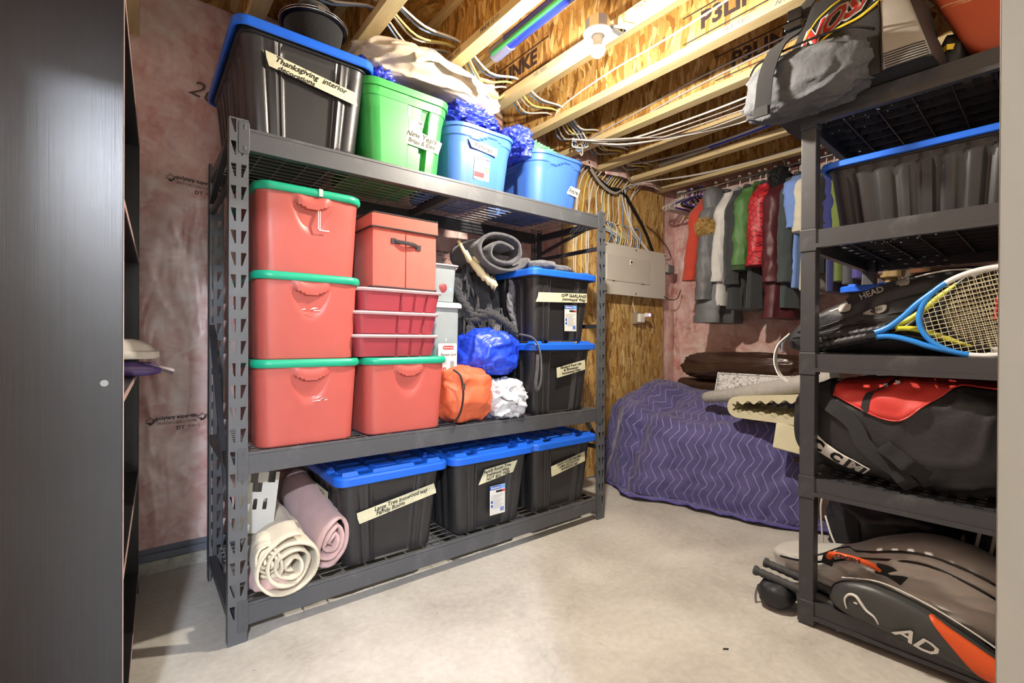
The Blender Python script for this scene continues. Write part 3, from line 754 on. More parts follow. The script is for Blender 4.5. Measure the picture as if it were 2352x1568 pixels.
blob('bundled_scarf', greyknit, sh, (.075, -.06, .83), (.13, .10, .055), (44, 26), 2.2, .22, 4, 33)
def rope(pts, r, mat, par, name, tw=18, n=10):
    P = spline(pts, n); b = MB()
    for s_ in range(3):
        Q = []
        for i, p in enumerate(P):
            a = i*.55+s_*2*pi/3; Q.append(p+Vector((cos(a), sin(a)*.8, sin(a)))*r*.62)
        b.tube(Q, [r*(.75+.18*sin(i*1.7+s_)) for i in range(len(Q))], 6)
    return b.build(name, mat, par, smooth=True, ang=180)
rope([(-.13, -.13, .50), (-.05, -.19, .545), (.02, -.205, .52), (.10, -.20, .47), (.165, -.17, .42)], .022, knit2, sh, 'braided_scarf')
rope([(-.12, -.14, .49), (-.155, -.17, .40), (-.17, -.18, .30), (-.165, -.185, .21)], .016, knit2, sh, 'braided_scarf')
rope([(.03, -.185, .50), (-.04, -.245, .43), (-.085, -.275, .36), (-.085, -.272, .26)], .0125, knit, sh, 'braided_scarf')
rope([(-.10, -.235, .40), (-.135, -.245, .33), (-.125, -.245, .25)], .0115, knit, sh, 'braided_scarf')
rope([(.12, -.16, .80), (.135, -.17, .70), (.12, -.165, .60), (.15, -.17, .50), (.165, -.18, .42)], .018, greyknit, sh, 'braided_scarf')
rope([(-.16, -.09, .73), (-.19, -.11, .66), (-.15, -.13, .58), (-.10, -.14, .52)], .020, knit2, sh, 'braided_scarf')
for k in range(26):
    x = random.uniform(-.15, .15); z = random.uniform(.45, .9)
    rope([(x, -.115, z), (x+random.uniform(-.02, .02), -.135, z-.06), (x+random.uniform(-.03, .03), -.13, z-.13)], .0045, knit2, sh, 'loose_yarn', n=5)
ck = thing('cream_cloth', 'torn strip of cream cloth poking out of the scarves', 'cloth', (1.35, 2.10, zd+.68), 0)
cw = pm('cream_cloth', 'dccfa2', .85, var=.08, bump=.2, bs=80)
P = spline([(-.045, .0, .235), (-.010, -.02, .165), (.035, -.035, .115), (.085, -.05, .06), (.135, -.055, .025), (.165, -.05, .015)], 6)
b = MB().loft([[p+Vector((0, 0, w_)), p+Vector((.006, -.012, 0)), p-Vector((0, 0, w_*.9)), p+Vector((-.004, .008, 0))] for i, p in enumerate(P) for w_ in [[.012, .028, .038, .030, .034, .020][min(5, i//6)]+.006*sin(i*1.9)]]); b.build('cloth', cw, ck, smooth=True, ang=180)
MB().ribbon([(.03, -.035, .135), (.075, -.045, .15), (.115, -.04, .145)], (0, 0, 1), .04, .003).build('cloth_end', cw, ck)
for i, (x, y, z, sx, sy, szz, lab) in enumerate(((1.80, 2.03, .030, .085, .10, .030, 'folded grey knit hat left on the upper black tote'), (1.955, 2.06, .027, .082, .09, .026, 'ribbed grey knit hat at the end of the upper black tote'))):
    t = thing('knit_hat', lab, 'hat', (x, y, TIER[1]+2*BT_H+.023), 0, 'knit hats'); blob('hat', greyknit, t, (0, 0, z), (sx, sy, szz), (48, 20), 2.6, .10, 3, 40+i, fold=lambda d, th, ph: .05*sin(th*22), clampz=.001)
gs = thing('plastic_wrap', 'loose greenish clear bag behind the knit hats', 'bag', (1.84, 2.30, TIER[1]+2*BT_H+.023), 0); blob('bag_body', pm('misty_plastic', '8d938f', .35, var=.2, bump=.3, bs=30), gs, (0, 0, .055), (.13, .10, .058), (36, 24), 2.2, .2, 3, 50, clampz=.001)
sp = thing('woven_strap', 'black woven strap hanging in a loop before the black totes', 'strap', (1.632, 1.875, 1.04), 0)
MB().tube(spline([(-.055, .05, .055), (-.012, -.01, .035), (.018, -.028, -.03), (.026, -.032, -.12), (.020, -.032, -.20), (.004, -.030, -.235), (-.008, -.028, -.20), (.004, -.026, -.12), (.012, -.020, -.05)], 8), .0085, 8, flat=.6).build('strap', knit, sp, smooth=True)
# clear canisters with a product card
clear = pm('frosted_plastic', 'b4bfc2', .28, var=.08, vs=8, spec=.6, trans=.35)
def canister(x, y, z, w, d, H, label, tint):
    t = thing('clear_canister', label, 'canister', (x, y, z), 0, 'clear plastic canisters'); b = MB(); R = lambda sc, zz, r=.02: [(a, c, zz) for a, c in rrect(w*sc, d*sc, r, 5)]
    b.loft([R(.86, 0), R(.88, .006), R(.97, H*.93), R(.97, H*.96)]); b.build('body', clear, t, smooth=True, ang=40)
    MB().loft([R(1.0, H*.95), R(1.10, H*.955), R(1.10, H*.985), R(1.0, H), R(.7, H+.002)]).build('lid', pm('canister_lid', 'c3c8c8', .3, var=.05), t, smooth=True, ang=40)
    return t
k1 = canister(1.205, 2.15, zd, .150, .24, .585, 'tall clear canister with a white product card', 0); k2 = canister(1.200, 2.15, zd+.59, .135, .22, .185, 'short clear canister stacked on the tall one', 0)
for i, (x, z, s_, c) in enumerate(((-.02, .49, .026, '8a3f44'), (.03, .44, .022, '7fa3b8'), (.0, .40, .025, 'd7dad7'))):
    blob('contents', pm('contents%d' % i, c, .5, var=.1), k1, (x, -.085, z), (s_, .030, s_), (14, 10), amp=.1)
blob('contents', pm('contents0', '8a3f44', .5), k2, (-.01, -.078, .07), (.04, .028, .04), (16, 12), amp=.12); blob('contents', pm('contents1', '7fa3b8', .5), k2, (.035, -.082, .06), (.02, .02, .03), (14, 10), amp=.1)
cd = MB(); cd.loft([[(a-.004, yy, .275+c) for a, c in rrect(.106, .215, .008, 3)] for yy in (-.128, -.1265)]); card = cd.build('product_card', paper, k1)
yk = -.1288
MB().loft([[(a, yk+q*.0004, .362+c) for a, c in rrect(.062, .019, .008, 4)] for q in (0, 1)]).build('print', redink, card)
text('Rubbermaid', .011, paper, card, 'print', M=frame((0, yk-.0006, .362), (1, 0, 0), (0, 0, 1)), fit=.052, bold=.0002)
text('Recipe Card', .018, ink, card, 'print', M=frame((0, yk-.0002, .328), (1, 0, 0), (0, 0, 1)), fit=.088, shear=.25)
text('20', .036, redink, card, 'print', M=frame((-.030, yk-.0002, .252), (1, 0, 0), (0, 0, 1)), bold=.0012); MB().box(-.052, yk-.0004, .224, -.010, yk+.0004, .230).build('print', redink, card)
MB().box(.012, yk-.0004, .195, .032, yk+.0004, .295).build('print', greyink, card); MB().box(.0, yk-.0004, .185, .04, yk+.0004, .194).build('print', pm('maroon_print', '6a2a30', .5, var=0), card)
g = MB()
for q in range(6): g.box(-.05+q*.004, yk-.0004, .19, -.048+q*.004, yk+.0004, .212)
for q in range(4): g.box(-.05, yk-.0004, .302-q*.007, -.005-.006*(q % 2), yk+.0004, .304-q*.007)
g.build('print', greyink, card)

# things piled above the top shelf
hatm = pm('black_felt', '0c0c0e', .9, var=.6, vs=90, bump=.8, bs=200, sheen=.15); shiny = pm('black_satin', '101012', .25, var=.1); silver = pm('silver_thread', 'cfd0d2', .25, .9, var=0)
ht = thing('felt_hat', 'black felt hat with silver trim on the labelled black tote', 'hat', (.560, 2.0, 1.806+BT_H+.013), 0); ht.scale = (1.08, 1.08, 1.12)
lat = lambda prof, n=40: [[(r_*cos(2*pi*k/n), r_*sin(2*pi*k/n), z_) for k in range(n)] for r_, z_ in prof]
MB().loft(lat([(.055, 0), (.075, .012), (.092, .045), (.100, .080), (.102, .095)])).build('crown', hatm, ht, smooth=True, ang=60)
MB().loft(lat([(.10, .094), (.116, .098), (.119, .106), (.113, .115), (.10, .118)])).build('brim', shiny, ht, smooth=True, ang=60)
MB().loft(lat([(.075, .117), (.072, .14), (.060, .165), (.03, .175)])).build('crown', hatm, ht, smooth=True, ang=60)
for r_, z_ in ((.1185, .099), (.1195, .107)): MB().tube([(r_*cos(2*pi*k/40), r_*sin(2*pi*k/40), z_) for k in range(40)], .0012, 5, closed=True).build('trim', silver, ht)
MB().box(-.02, -.122, .101, .005, -.117, .113).build('buckle', silver, ht)
dc = thing('drop_cloth', 'beige canvas drop cloth heaped over the green tote', 'cloth', (1.04, 2.06, 2.205), 0)
blob('cloth', canvas, dc, (.01, 0, .065), (.345, .225, .088), (150, 80), 2.5, .10, 2.0, 57, clampz=.0, crease=.09, cs=1.3, fold=lambda d, th, ph: .10*(-d.x)*max(0, d.z))
MB().grid(40, 16, lambda u, v: (-.13+.40*u, -.222-.030*sin(pi*min(1, v*1.2)*.5)-.010*ridge((u*3, v, 2), 1.4, 6), .125-.15*abs(u-.28)*.7-(.085-.06*u)*v+.008*sin(u*11))).build('hem', canvas, dc, smooth=True, ang=180, solid=.003)
text('d.l.d', .022, blackprint, dc, 'print', M=frame((-.06, -.272, .085), (1, 0, -.05), (0, -.2, 1)))
def tarpblob(label, loc, parts, mat, group='tarps heaped on the open tubs', name='tarp'):
    t = thing(name, label, 'tarp', loc, 0, group)
    for i, (c, r, sd) in enumerate(parts):
        blob('fold', mat, t, c, r, (130, 80), 2.4, .16, 2.4, sd, clampz=.001, crease=.17, cs=2.6)
    return t
tarpblob('bright blue tarp bundle beside the black tote under the canvas', (.80, 2.10, 2.155), [((0, -.02, .04), (.10, .16, .085), 61), ((.03, -.10, .085), (.075, .06, .03), 65)], tarp)
tarpblob('crinkled violet-blue tarp spilling between the green tote and tub', (1.275, 2.09, 2.095), [((0, 0, .075), (.155, .17, .085), 62), ((.10, -.04, .055), (.085, .14, .055), 66)], tarp)
tarpblob('crinkled blue tarp poking out between the two blue tubs', (1.57, 2.06, 2.02), [((.0, -.06, .085), (.085, .14, .075), 63), ((.03, -.15, .02), (.030, .030, .055), 67)], tarp)
tarpblob('pale green tarp on the last blue tub', (1.80, 2.17, 2.083), [((0, 0, .055), (.17, .17, .065), 64)], greent); tarpblob('small violet tarp corner at the end of the green tarp', (2.0, 2.15, 2.083), [((-.015, 0, .03), (.055, .09, .045), 68)], tarp)
# bottom shelf, left: rolled towels and a plastic bin
tow_p = pm('pink_towel', 'c9a9a8', .95, var=.10, vs=14, bump=.4, bs=220, sheen=.3); tow_c = pm('cream_sheet', 'd8cfba', .9, var=.08, vs=9, bump=.3, bs=90, sheen=.2)
def rolled(name, mat, par, L, r1, turns, sq=(1, .85), seed=0, tw=0, solid=.012, wr=.05, n=(110, 16)):
    def fn(u, v):
        th = -u*2*pi*turns-1.2; rr = r1*(.14+.86*u); k = 1+wr*fbm((u*6+seed, v*3, 1))+wr*.6*fbm((u*20, v*1.5, seed))
        y = (v-.5)*L+.012*fbm((u*7, seed, 2)); edge = .010*sin(u*40)*(v < .08)
        return (rr*sq[0]*k*cos(th), y+edge, rr*sq[1]*k*sin(th))
    o = MB().grid(n[0], n[1], fn).build(name, mat, par, smooth=True, ang=180, solid=solid); return o
cr = thing('rolled_sheet', 'cream cotton sheet rolled up and flopped over the rack beam', 'sheet', (.435, 2.075, TIER[0]), 0, None)
o = rolled('roll', tow_c, cr, .44, .122, 3.6, (1.0, .98), 3, wr=.10, solid=.009); o.location = (.012, -.01, .118); o.rotation_euler = (radians(4), 0, 0)
o = rolled('tucked_end', tow_c, cr, .10, .070, 3.2, (.75, 1.2), 5, wr=.10, solid=.009); o.location = (-.062, -.165, .145); o.rotation_euler = (radians(12), radians(-18), radians(-8))
pw = thing('rolled_towel', 'pink towel rolled up beneath the cream sheet at the rack post', 'towel', (.385, 2.11, TIER[0]), 0, 'rolled pink towels')
blob('towel', tow_p, pw, (.025, -.02, .045), (.100, .225, .046), (50, 24), 2.8, .07, 3, 71, clampz=.001, fold=lambda d, th, ph: .03*sin(th*16))
p2 = thing('rolled_towel', 'pink towel roll leaning up against the first black tote', 'towel', (.605, 2.17, TIER[0]), 0, 'rolled pink towels')
o = rolled('roll', tow_p, p2, .50, .094, 3.2, (.78, 1.28), 7, wr=.06); o.location = (-.005, -.01, .178); o.rotation_euler = (radians(12), radians(12), radians(6))
frost = pm('frosted_bin', 'cfcfc9', .4, var=.05, trans=.12)
bn = thing('plastic_bin', 'frosted white plastic bin with slots standing behind the rack post', 'bin', (.362, 2.12, TIER[0]+.185), radians(-8)); bn.rotation_euler = (radians(-6), radians(7), radians(-8))
b = MB(); W2, D2, HH = .068, .10, .225
xs = [-W2, -.060, -.036, -.012, .012, .036, .060, W2]; t_ = .003
def pane(b, x0, z0, x1, z1): b.box(x0, -D2, z0, x1, -D2+t_, z1)
pane(b, -W2, 0, W2, .085); pane(b, -W2, .125, W2, .150); pane(b, -W2, .185, -.03, HH); pane(b, -.005, .185, .03, HH); pane(b, .055, .185, W2, HH); pane(b, -W2, .150, -.02, .185); pane(b, .012, .150, W2, .185)
for x0, x1 in ((-W2, -.045), (-.031, -.012), (.002, .022), (.036, W2)): pane(b, x0, .085, x1, .125)
for q in range(8): b.box(-.005+q*.009, -D2-.0015, .004, -.002+q*.009, -D2, .05)
b.build('front_wall', frost, bn)
b = MB().box(-W2, -D2+t_, 0, -W2+t_, D2, HH-.03).box(W2-t_, -D2+t_, 0, W2, D2, HH-.015).box(-W2, D2-t_, 0, W2, D2, HH).box(-W2, -D2, -.003, W2, D2, 0); b.build('body', frost, bn)
# ------------------------------------------------------------------ black plastic shelf on the right
SX, SY, SRZ = 1.972, .729, math.atan2(-.999, .042)
SEX, SEY = Vector((cos(SRZ), sin(SRZ), 0)), Vector((-sin(SRZ), cos(SRZ), 0))
def sp_(lx, ly, z): return Vector((SX, SY, 0))+SEX*lx+SEY*ly+Vector((0, 0, z))
def sthing(name, label, cat, lx=0, ly=0, z=0, group=None): return thing(name, label, cat, sp_(lx, ly, z), SRZ, group)
SW, SD = .61, .914; ST = (.095, .556, 1.018, 1.479, 1.94); LH = .066
psh = sthing('plastic_shelf', 'black plastic five tier shelf unit holding sports bags', 'shelf')
def make_tier():
    b = MB(); e = .004
    # perforated top: a net of quads that leaves the holes open
    nx, ny = 13, 20; px, py = (SW-.03)/nx, (SD-.03)/ny; h = .011
    for i in range(nx):
        for j in range(ny):
            x, y = .015+i*px, .015+j*py; cx, cy = x+px/2, y+py/2
            q = [(x, y), (x+px, y), (x+px, y+py), (x, y+py)]; k = [(cx-h, cy-h), (cx+h, cy-h), (cx+h, cy+h), (cx-h, cy+h)]
            vs = [(a, c, 0) for a, c in q]+[(a, c, 0) for a, c in k]+[(a, c, -.010) for a, c in k]
            b.add(vs, [(0, 1, 5, 4), (1, 2, 6, 5), (2, 3, 7, 6), (3, 0, 4, 7), (4, 5, 9, 8), (5, 6, 10, 9), (6, 7, 11, 10), (7, 4, 8, 11)])
    # rim: upright lip with a ledge along its foot
    for x0, y0, x1, y1 in ((.05, 0, SW-.05, .015), (.05, SD-.015, SW-.05, SD), (0, .05, .015, SD-.05), (SW-.015, .05, SW, SD-.05)): b.box(x0, y0+.003 if y0 == 0 else y0, -LH+.014, x1, y1, 0)
    b.box(.05, -.003, -LH, SW-.05, .022, -LH+.015); b.box(-.003, .05, -LH, .022, SD-.05, -LH+.015); b.box(SW-.022, .05, -LH, SW+.003, SD-.05, -LH+.015); b.box(.05, SD-.022, -LH, SW-.05, SD+.003, -LH+.015)
    for i in range(1, 6): x = SW*i/6; b.box(x-.0015, .015, -.030, x+.0015, SD-.015, -.001)
    for j in range(1, 10): y = SD*j/10; b.box(.015, y-.0015, -.022, SW-.015, y+.0015, -.001)
    return b
tm = make_tier().build('tier', shelfpl, psh, recalc=False)
cn = MB()
for sx in (0, SW-.056):
    for sy in (0, SD-.056): cn.box(sx-.003+(.006 if sx else 0), sy-.003+(.006 if sy else 0), -LH-.012, sx+.053+(.006 if sx else 0), sy+.053+(.006 if sy else 0), .006)
cno = MB().box(-.003, -.003, -LH-.012, .053, .053, .006).build('corner_collar', shelfpl, psh, bevel=.003)
po = MB().box(0, 0, .0, .05, .05, .46).build('post', shelfpl, psh, bevel=.003)
first = [True, True, True]
for i, z in enumerate(ST):
    o = tm if i == 0 else inst('tier', tm.data, psh); o.location.z = z
    for sx in (0, SW-.05):
        for sy in (0, SD-.05):
            o = cno if first[0] else inst('corner_collar', cno.data, psh, bevel=.003); first[0] = False; o.location = (sx, sy, z if i else z-.008)
            if i < 4:
                zz = 0 if i == 0 else z+.006; o = po if first[1] else inst('post', po.data, psh, bevel=.003); first[1] = False
                o.location = (sx, sy, zz); o.scale.z = ((ST[i+1]-LH-.012)-zz)/.46
b = MB()
for k in range(150):
    x = random.gauss(.21, .07); y = abs(random.gauss(.12, .07))+.03; r = random.choice((.0012, .0016, .002, .003)); 
    b.loft([[(x+r*cos(a), y+r*1.4*sin(a), z) for a in [i*pi/3 for i in range(6)]] for z in (ST[3]-.0335, ST[3]-.0305)])
for k in range(30):
    x = random.gauss(.16, .1); y = abs(random.gauss(.10, .08))+.03; r = .0016
    b.loft([[(x+r*cos(a), y+r*sin(a), z) for a in [i*pi/3 for i in range(6)]] for z in (ST[4]-.0335, ST[4]-.0305)])
o = b.build('paint_specks', pm('paint_speck', 'e6e6e2', .6, var=0), psh); o['kind'] = 'stuff'

class Pillow:
    """bag from a closed (x, z) outline, T half thickness, cy mid plane; e shapes the edge"""
    def __init__(s, out, T, cy, n=8, e=2.6, c=None):
        P = spline([(x, 0, z) for x, z in out], n, closed=True); s.P = [(p.x, p.z) for p in P]; s.T, s.cy, s.e = T, cy, e
        s.c = c or (sum(p[0] for p in s.P)/len(s.P), sum(p[1] for p in s.P)/len(s.P))
    def k(s, t): return max(0, 1-t**s.e)**(1/s.e)
    def mesh(s, name, mat, par, rings=9, amp=.0, seed=0, back=True, extra=None):
        b = MB(); R = []
        ts = [sin(pi/2*i/rings) for i in range(rings+1)]
        order = [(t, -1) for t in ts[1:]]+([(t, 1) for t in reversed(ts[1:-1])] if back else [])
        for t, sg in order:
            ring = []
            for x, z in s.P:
                X = s.c[0]+(x-s.c[0])*t; Z = s.c[1]+(z-s.c[1])*t; d = s.T*s.k(t)
                if t < .99: d *= 1+amp*fbm((X*7+seed, 1, Z*7))+amp*1.3*(ridge((X, 0, Z*1.6), 9, seed, 2.5)-.3)
                if extra: d += extra(X, Z, t)
                ring.append((X, s.cy+sg*d, Z))
            R.append(ring)
        b.loft(R, True, True); return b.build(name, mat, par, smooth=True, ang=60)
    def y(s, x, z, off=.002):
        dx, dz = x-s.c[0], z-s.c[1]; best = 0
        a0 = math.atan2(dz, dx); n = len(s.P); rr = None
        for i in range(n):
            p, q = s.P[i], s.P[(i+1) % n]
            ux, uz = p[0]-s.c[0], p[1]-s.c[1]; vx, vz = q[0]-p[0], q[1]-p[1]
            den = cos(a0)*vz-sin(a0)*vx
            if abs(den) < 1e-12: continue
            t = (ux*vz-uz*vx)/den; w = (ux*sin(a0)-uz*cos(a0))/den
            if t > 0 and -1e-6 <= w <= 1+1e-6: rr = t if rr is None else max(rr, t)
        t = min(1, math.hypot(dx, dz)/rr) if rr else 0
        return s.cy-s.T*s.k(t)-off
    def line(s, pts, r, name, mat, par, off=.002, n=6, flat=1.0):
        P = spline([(x, 0, z) for x, z in pts], n); return MB().tube([(p.x, s.y(p.x, p.z, off), p.z) for p in P], r, 6, flat=flat).build(name, mat, par, smooth=True)
    def patch(s, out, name, mat, par, off=.002, n=5, rings=8):
        P = spline([(x, 0, z) for x, z in out], n, closed=True); c = (sum(p.x for p in P)/len(P), sum(p.z for p in P)/len(P)); R = []
        for i in range(rings, 0, -1):
            t = i/rings; R.append([(c[0]+(p.x-c[0])*t, s.y(c[0]+(p.x-c[0])*t, c[1]+(p.z-c[1])*t, off), c[1]+(p.z-c[1])*t) for p in P])
        return MB().loft(R, False, True).build(name, mat, par, smooth=True, ang=60, solid=.001)

nyl = pm('black_nylon', '202124', .55, var=.2, vs=9, bump=.35, bs=60, spec=.5); nyl2 = pm('navy_black_nylon', '15161c', .5, var=.25, vs=9, bump=.4, bs=40)
web = pm('black_webbing', '1d1d1f', .75, var=.15, bump=.7, bs=260, stretch=(1, 1, 6)); greyfab = pm('silver_grey_fabric', '8a857e', .5, var=.1, vs=8, bump=.25, bs=40, spec=.5)
whitepipe = pm('white_piping', 'd7d5d0', .4, var=.03); denim = pm('charcoal_canvas', '46484c', .8, var=.25, vs=14, bump=.7, bs=50)
bagred = pm('bag_red', 'c63a34', .5, var=.08, vs=5, bump=.15, bs=60); charc = pm('charcoal_vinyl', '3b3d3d', .42, var=.1, vs=6, bump=.1, bs=60); orangev = pm('orange_vinyl', 'd9551f', .45, var=.06)
lgrey = pm('light_grey_nylon', 'b9b6b0', .5, var=.1, vs=7, bump=.3, bs=40); pewter = pm('pewter', '8a8a8c', .3, .9, var=0)

# top tier: sports duffel
du = sthing('duffel_bag', 'black and silver sports duffel with red lettering on the top tier', 'bag', 0, 0, ST[4])
def dsurf(u, v, off=0):
    # u 0..1 around (0 = left front corner, .5 = right front corner), v 0..1 height
    x0, x1 = -.10+.125*v**1.1, .385-.115*v; y0, y1 = -.075+.12*v, .36-.10*v
    P = ((x0, y0), (x1, y0), (x1, y1), (x0, y1)); s_ = (u*4) % 4; i = int(s_); t = s_-i; a, c = P[i], P[(i+1) % 4]
    x, y = a[0]+(c[0]-a[0])*t, a[1]+(c[1]-a[1])*t; nx, ny = ((0, -1), (1, 0), (0, 1), (-1, 0))[i]
    bul = .030*sin(pi*t)**.6*sin(pi*min(1, v*1.05+.02))**.5+.010*fbm((x*6, y*6, v*4))*sin(pi*t)
    return (x+nx*(bul+off), y+ny*(bul+off), .004+.405*v+(.0 if i else -.0))
b = MB().grid(96, 26, lambda u, v: dsurf(u, v), wrapu=True); b.add([dsurf(k/24, 1) for k in range(24)], [tuple(range(24))]); b.add([dsurf(k/24, 0) for k in range(24)], [tuple(range(23, -1, -1))])
b.build('body', nyl, du, smooth=True, ang=70)
def split(v): return .188+.016*v
MB().grid(26, 22, lambda u, v: dsurf(split(v)+(.249-split(v))*u, .012+.97*v, .004)).build('end_panel', greyfab, du, smooth=True, ang=70, solid=-.003)
MB().tube([dsurf(split(v)-.001, v, .006) for v in [i/16 for i in range(17)]], .0045, 6).build('piping', shiny, du)
b = MB()
for k in range(7): b.tube([dsurf(.192+.056*t, .008+.022*k, .008) for t in [i/8 for i in range(9)]], .0022, 5)
b.build('ribbing', shiny, du)
blob('front_pocket', denim, du, (.030, -.070, .065), (.198, .088, .108), (110, 60), 3.2, .07, 2.2, 81, crease=.10, cs=1.7)
MB().tube(spline([(.235, -.06, .165), (.19, -.140, .160), (.10, -.150, .168), (.0, -.150, .168), (-.10, -.140, .165), (-.15, -.09, .160)], 6), .004, 6).build('pocket_zip', shiny, du)
def dpt(x, z, off=.006):   # point on the front face of the duffel
    v = (z-.004)/.405; x0, x1 = -.10+.125*max(v, 0)**1.1, .385-.115*v; return Vector(dsurf(max(.002, min(.249, (x-x0)/(x1-x0)/4)), v, off))
def ydraw(pts, w, mat, name): return MB().tube([dpt(p.x, p.z) for p in spline([(x, 0, z) for x, z in pts], 8)], w, 6).build(name, mat, du)
ydraw([(.02, .165), (.10, .215), (.20, .245), (.265, .30), (.275, .36)], [.0035+.004*(i/32)**2 for i in range(33)], yellowink, 'swoosh')
ydraw([(.015, .235), (.05, .305), (.11, .355), (.17, .385)], .003, yellowink, 'swoosh')
def dwarp(off): return lambda co: dpt(.115+co.x*.93-co.y*.10, .272+co.x*.46+co.y, off)
text('NOSA', .115, whitepipe, du, 'lettering', warp=dwarp(.0065), shear=.45, bold=.009, fit=.27, depth=.001)
text('NOSA', .115, bagred, du, 'lettering', warp=dwarp(.0085), shear=.45, bold=.002, fit=.25, depth=.001)
MB().hexa([dpt(-.03, .105, .007), dpt(-.01, .105, .007), dpt(.06, .21, .007), dpt(.025, .21, .007), dpt(-.03, .105, .009), dpt(-.01, .105, .009), dpt(.06, .21, .009), dpt(.025, .21, .009)]).build('lettering', bagred, du)
st = MB().ribbon(spline([(.055, -.02, .40), (.03, -.075, .33), (.005, -.10, .245), (-.03, -.160, .18), (-.055, -.185, .09), (-.065, -.185, .01), (-.075, -.175, -.045)], 6), (1, .1, .2), .052, .003).build('strap', web, du, smooth=True)
MB().box(-.022, -.118, .255, .038, -.098, .282).box(-.012, -.116, .285, .034, -.094, .325).build('buckle', shiny, st, bevel=.004)
MB().box(-.101, -.186, -.056, -.049, -.178, -.020).build('strap_tab', web, st, bevel=.002)
bw = sthing('small_pouch', 'black pouch with a yellow band squeezed beside the silver duffel end', 'pouch', .405, .22, ST[4])
blob('body', nyl, bw, (0, 0, .085), (.045, .10, .085), (36, 24), 2.6, .1, 3, 90, clampz=.001); MB().ribbon([(-.046, -.06, .10), (-.01, -.108, .10), (.046, -.07, .10)], (0, 0, 1), .018, .002).build('band', yellowink, bw)
t = NT('worn_red_paint'); f = t.ramp(t.noise(1, 6, .7, 1.2, vec=t.mapping((4, 4, 22), (0, .5, 0))), [(.50, (0, 0, 0)), (.58, (1, 1, 1))]); g_ = t.n('ShaderNodeSeparateXYZ'); t.l(t.coord(), g_.inputs[0])
t.col(t.mix(t.math('MULTIPLY', f, t.math('GREATER_THAN', g_.outputs[2], .22)), lin('a8492a'), lin('cbb489'))); t.set(Roughness=.55); wornred = t.m
wp = sthing('painted_panel', 'worn orange-red painted panel leaning at the back of the top tier', 'panel', 0, 0, ST[4])
Pillow([(.315, .425), (.355, .29), (.405, .165), (.435, .09), (.475, .045), (.54, .018), (.62, .008), (.655, .06), (.655, .42)], .055, .16, e=7).mesh('panel', wornred, wp)

# second tier from the top: low black tote, long side outwards
lt = black_tote(0, 0, 0, 'low wide black tote with a blue lid under the top tier', 0); c = sp_(.350, .30, ST[3]); lt.location = c; lt.rotation_euler = (0, 0, SRZ+pi/2); lt.scale = (.98, .80, .66)
bt2 = black_tote(0, 0, 0, 'low black tote with a blue lid behind the racket bag', 0); bt2.location = sp_(.315, .62, ST[2]); bt2.rotation_euler = (0, 0, SRZ+pi/2); bt2.scale = (.85, .78, .74)

# middle tier: racket bag and three rackets
hb = sthing('racket_bag', 'long black racket bag with white piping behind the rackets', 'bag', 0, 0, ST[2])
HB = Pillow([(-.105, .035), (-.085, .095), (-.02, .150), (.12, .215), (.31, .290), (.48, .300), (.60, .250), (.64, .12), (.60, .012), (.3, .004), (-.04, .004)], .085, .22, e=3.2)
HB.mesh('body', nyl, hb, amp=.11, seed=3, rings=14)
HB.line([(-.02, .115), (.02, .150), (.10, .180), (.19, .225)], .0035, 'piping', whitepipe, hb); HB.line([(.31, .275), (.40, .290), (.50, .280)], .003, 'piping', whitepipe, hb)
HB.line([(-.06, .085), (.05, .110), (.16, .155), (.30, .205), (.45, .235)], .003, 'zip', shiny, hb); HB.line([(-.08, .06), (.05, .085), (.2, .135), (.35, .165)], .0025, 'zip', shiny, hb)
hs = MB().ribbon([(x, HB.y(x, z, .010), z) for x, z in ((.115, .195), (.16, .214), (.21, .233), (.26, .252))], (0, -.1, 1), .034, .003).build('carry_handle', web, hb)
text('HEAD', .030, greyfab, hs, 'lettering', M=frame((.190, HB.y(.19, .225, .016), .226), (1, 0, .39), (-.39, 0, 1)), fit=.075, bold=.0006)
for x, z in ((.105, .178), (.275, .262)): HB.patch([(x-.014, z-.018), (x+.02, z-.012), (x+.016, z+.016), (x-.018, z+.008)], 'handle_patch', greyfab, hb, off=.005)
HB.patch([(.165, .150), (.20, .172), (.235, .180), (.232, .158), (.20, .146)], 'logo_patch', greyfab, hb, off=.004)
text('HEAD', .014, ink, hb, 'lettering', M=frame((.207, HB.y(.207, .163, .007), .163), (1, 0, .3), (-.3, 0, 1)))
MB().ribbon(spline([(-.085, .14, .075), (-.115, .11, .03), (-.120, .09, -.03), (-.100, .08, -.085), (-.070, .085, -.115)], 6), (0, 1, .1), .028, .002).build('shoulder_strap', whitepipe, hb)
MB().tube(spline([(-.105, .20, .075), (-.118, .17, .04), (-.112, .15, .0)], 5), .006, 6).build('strap_ring', pewter, hb)
strm = pm('racket_string', 'd8cfae', .4, var=.05); strr = pm('racket_string_red', 'c2383c', .4, var=0)
gripm = pm('grip_tape', '26262a', .5, var=.2, bump=.4, bs=120)
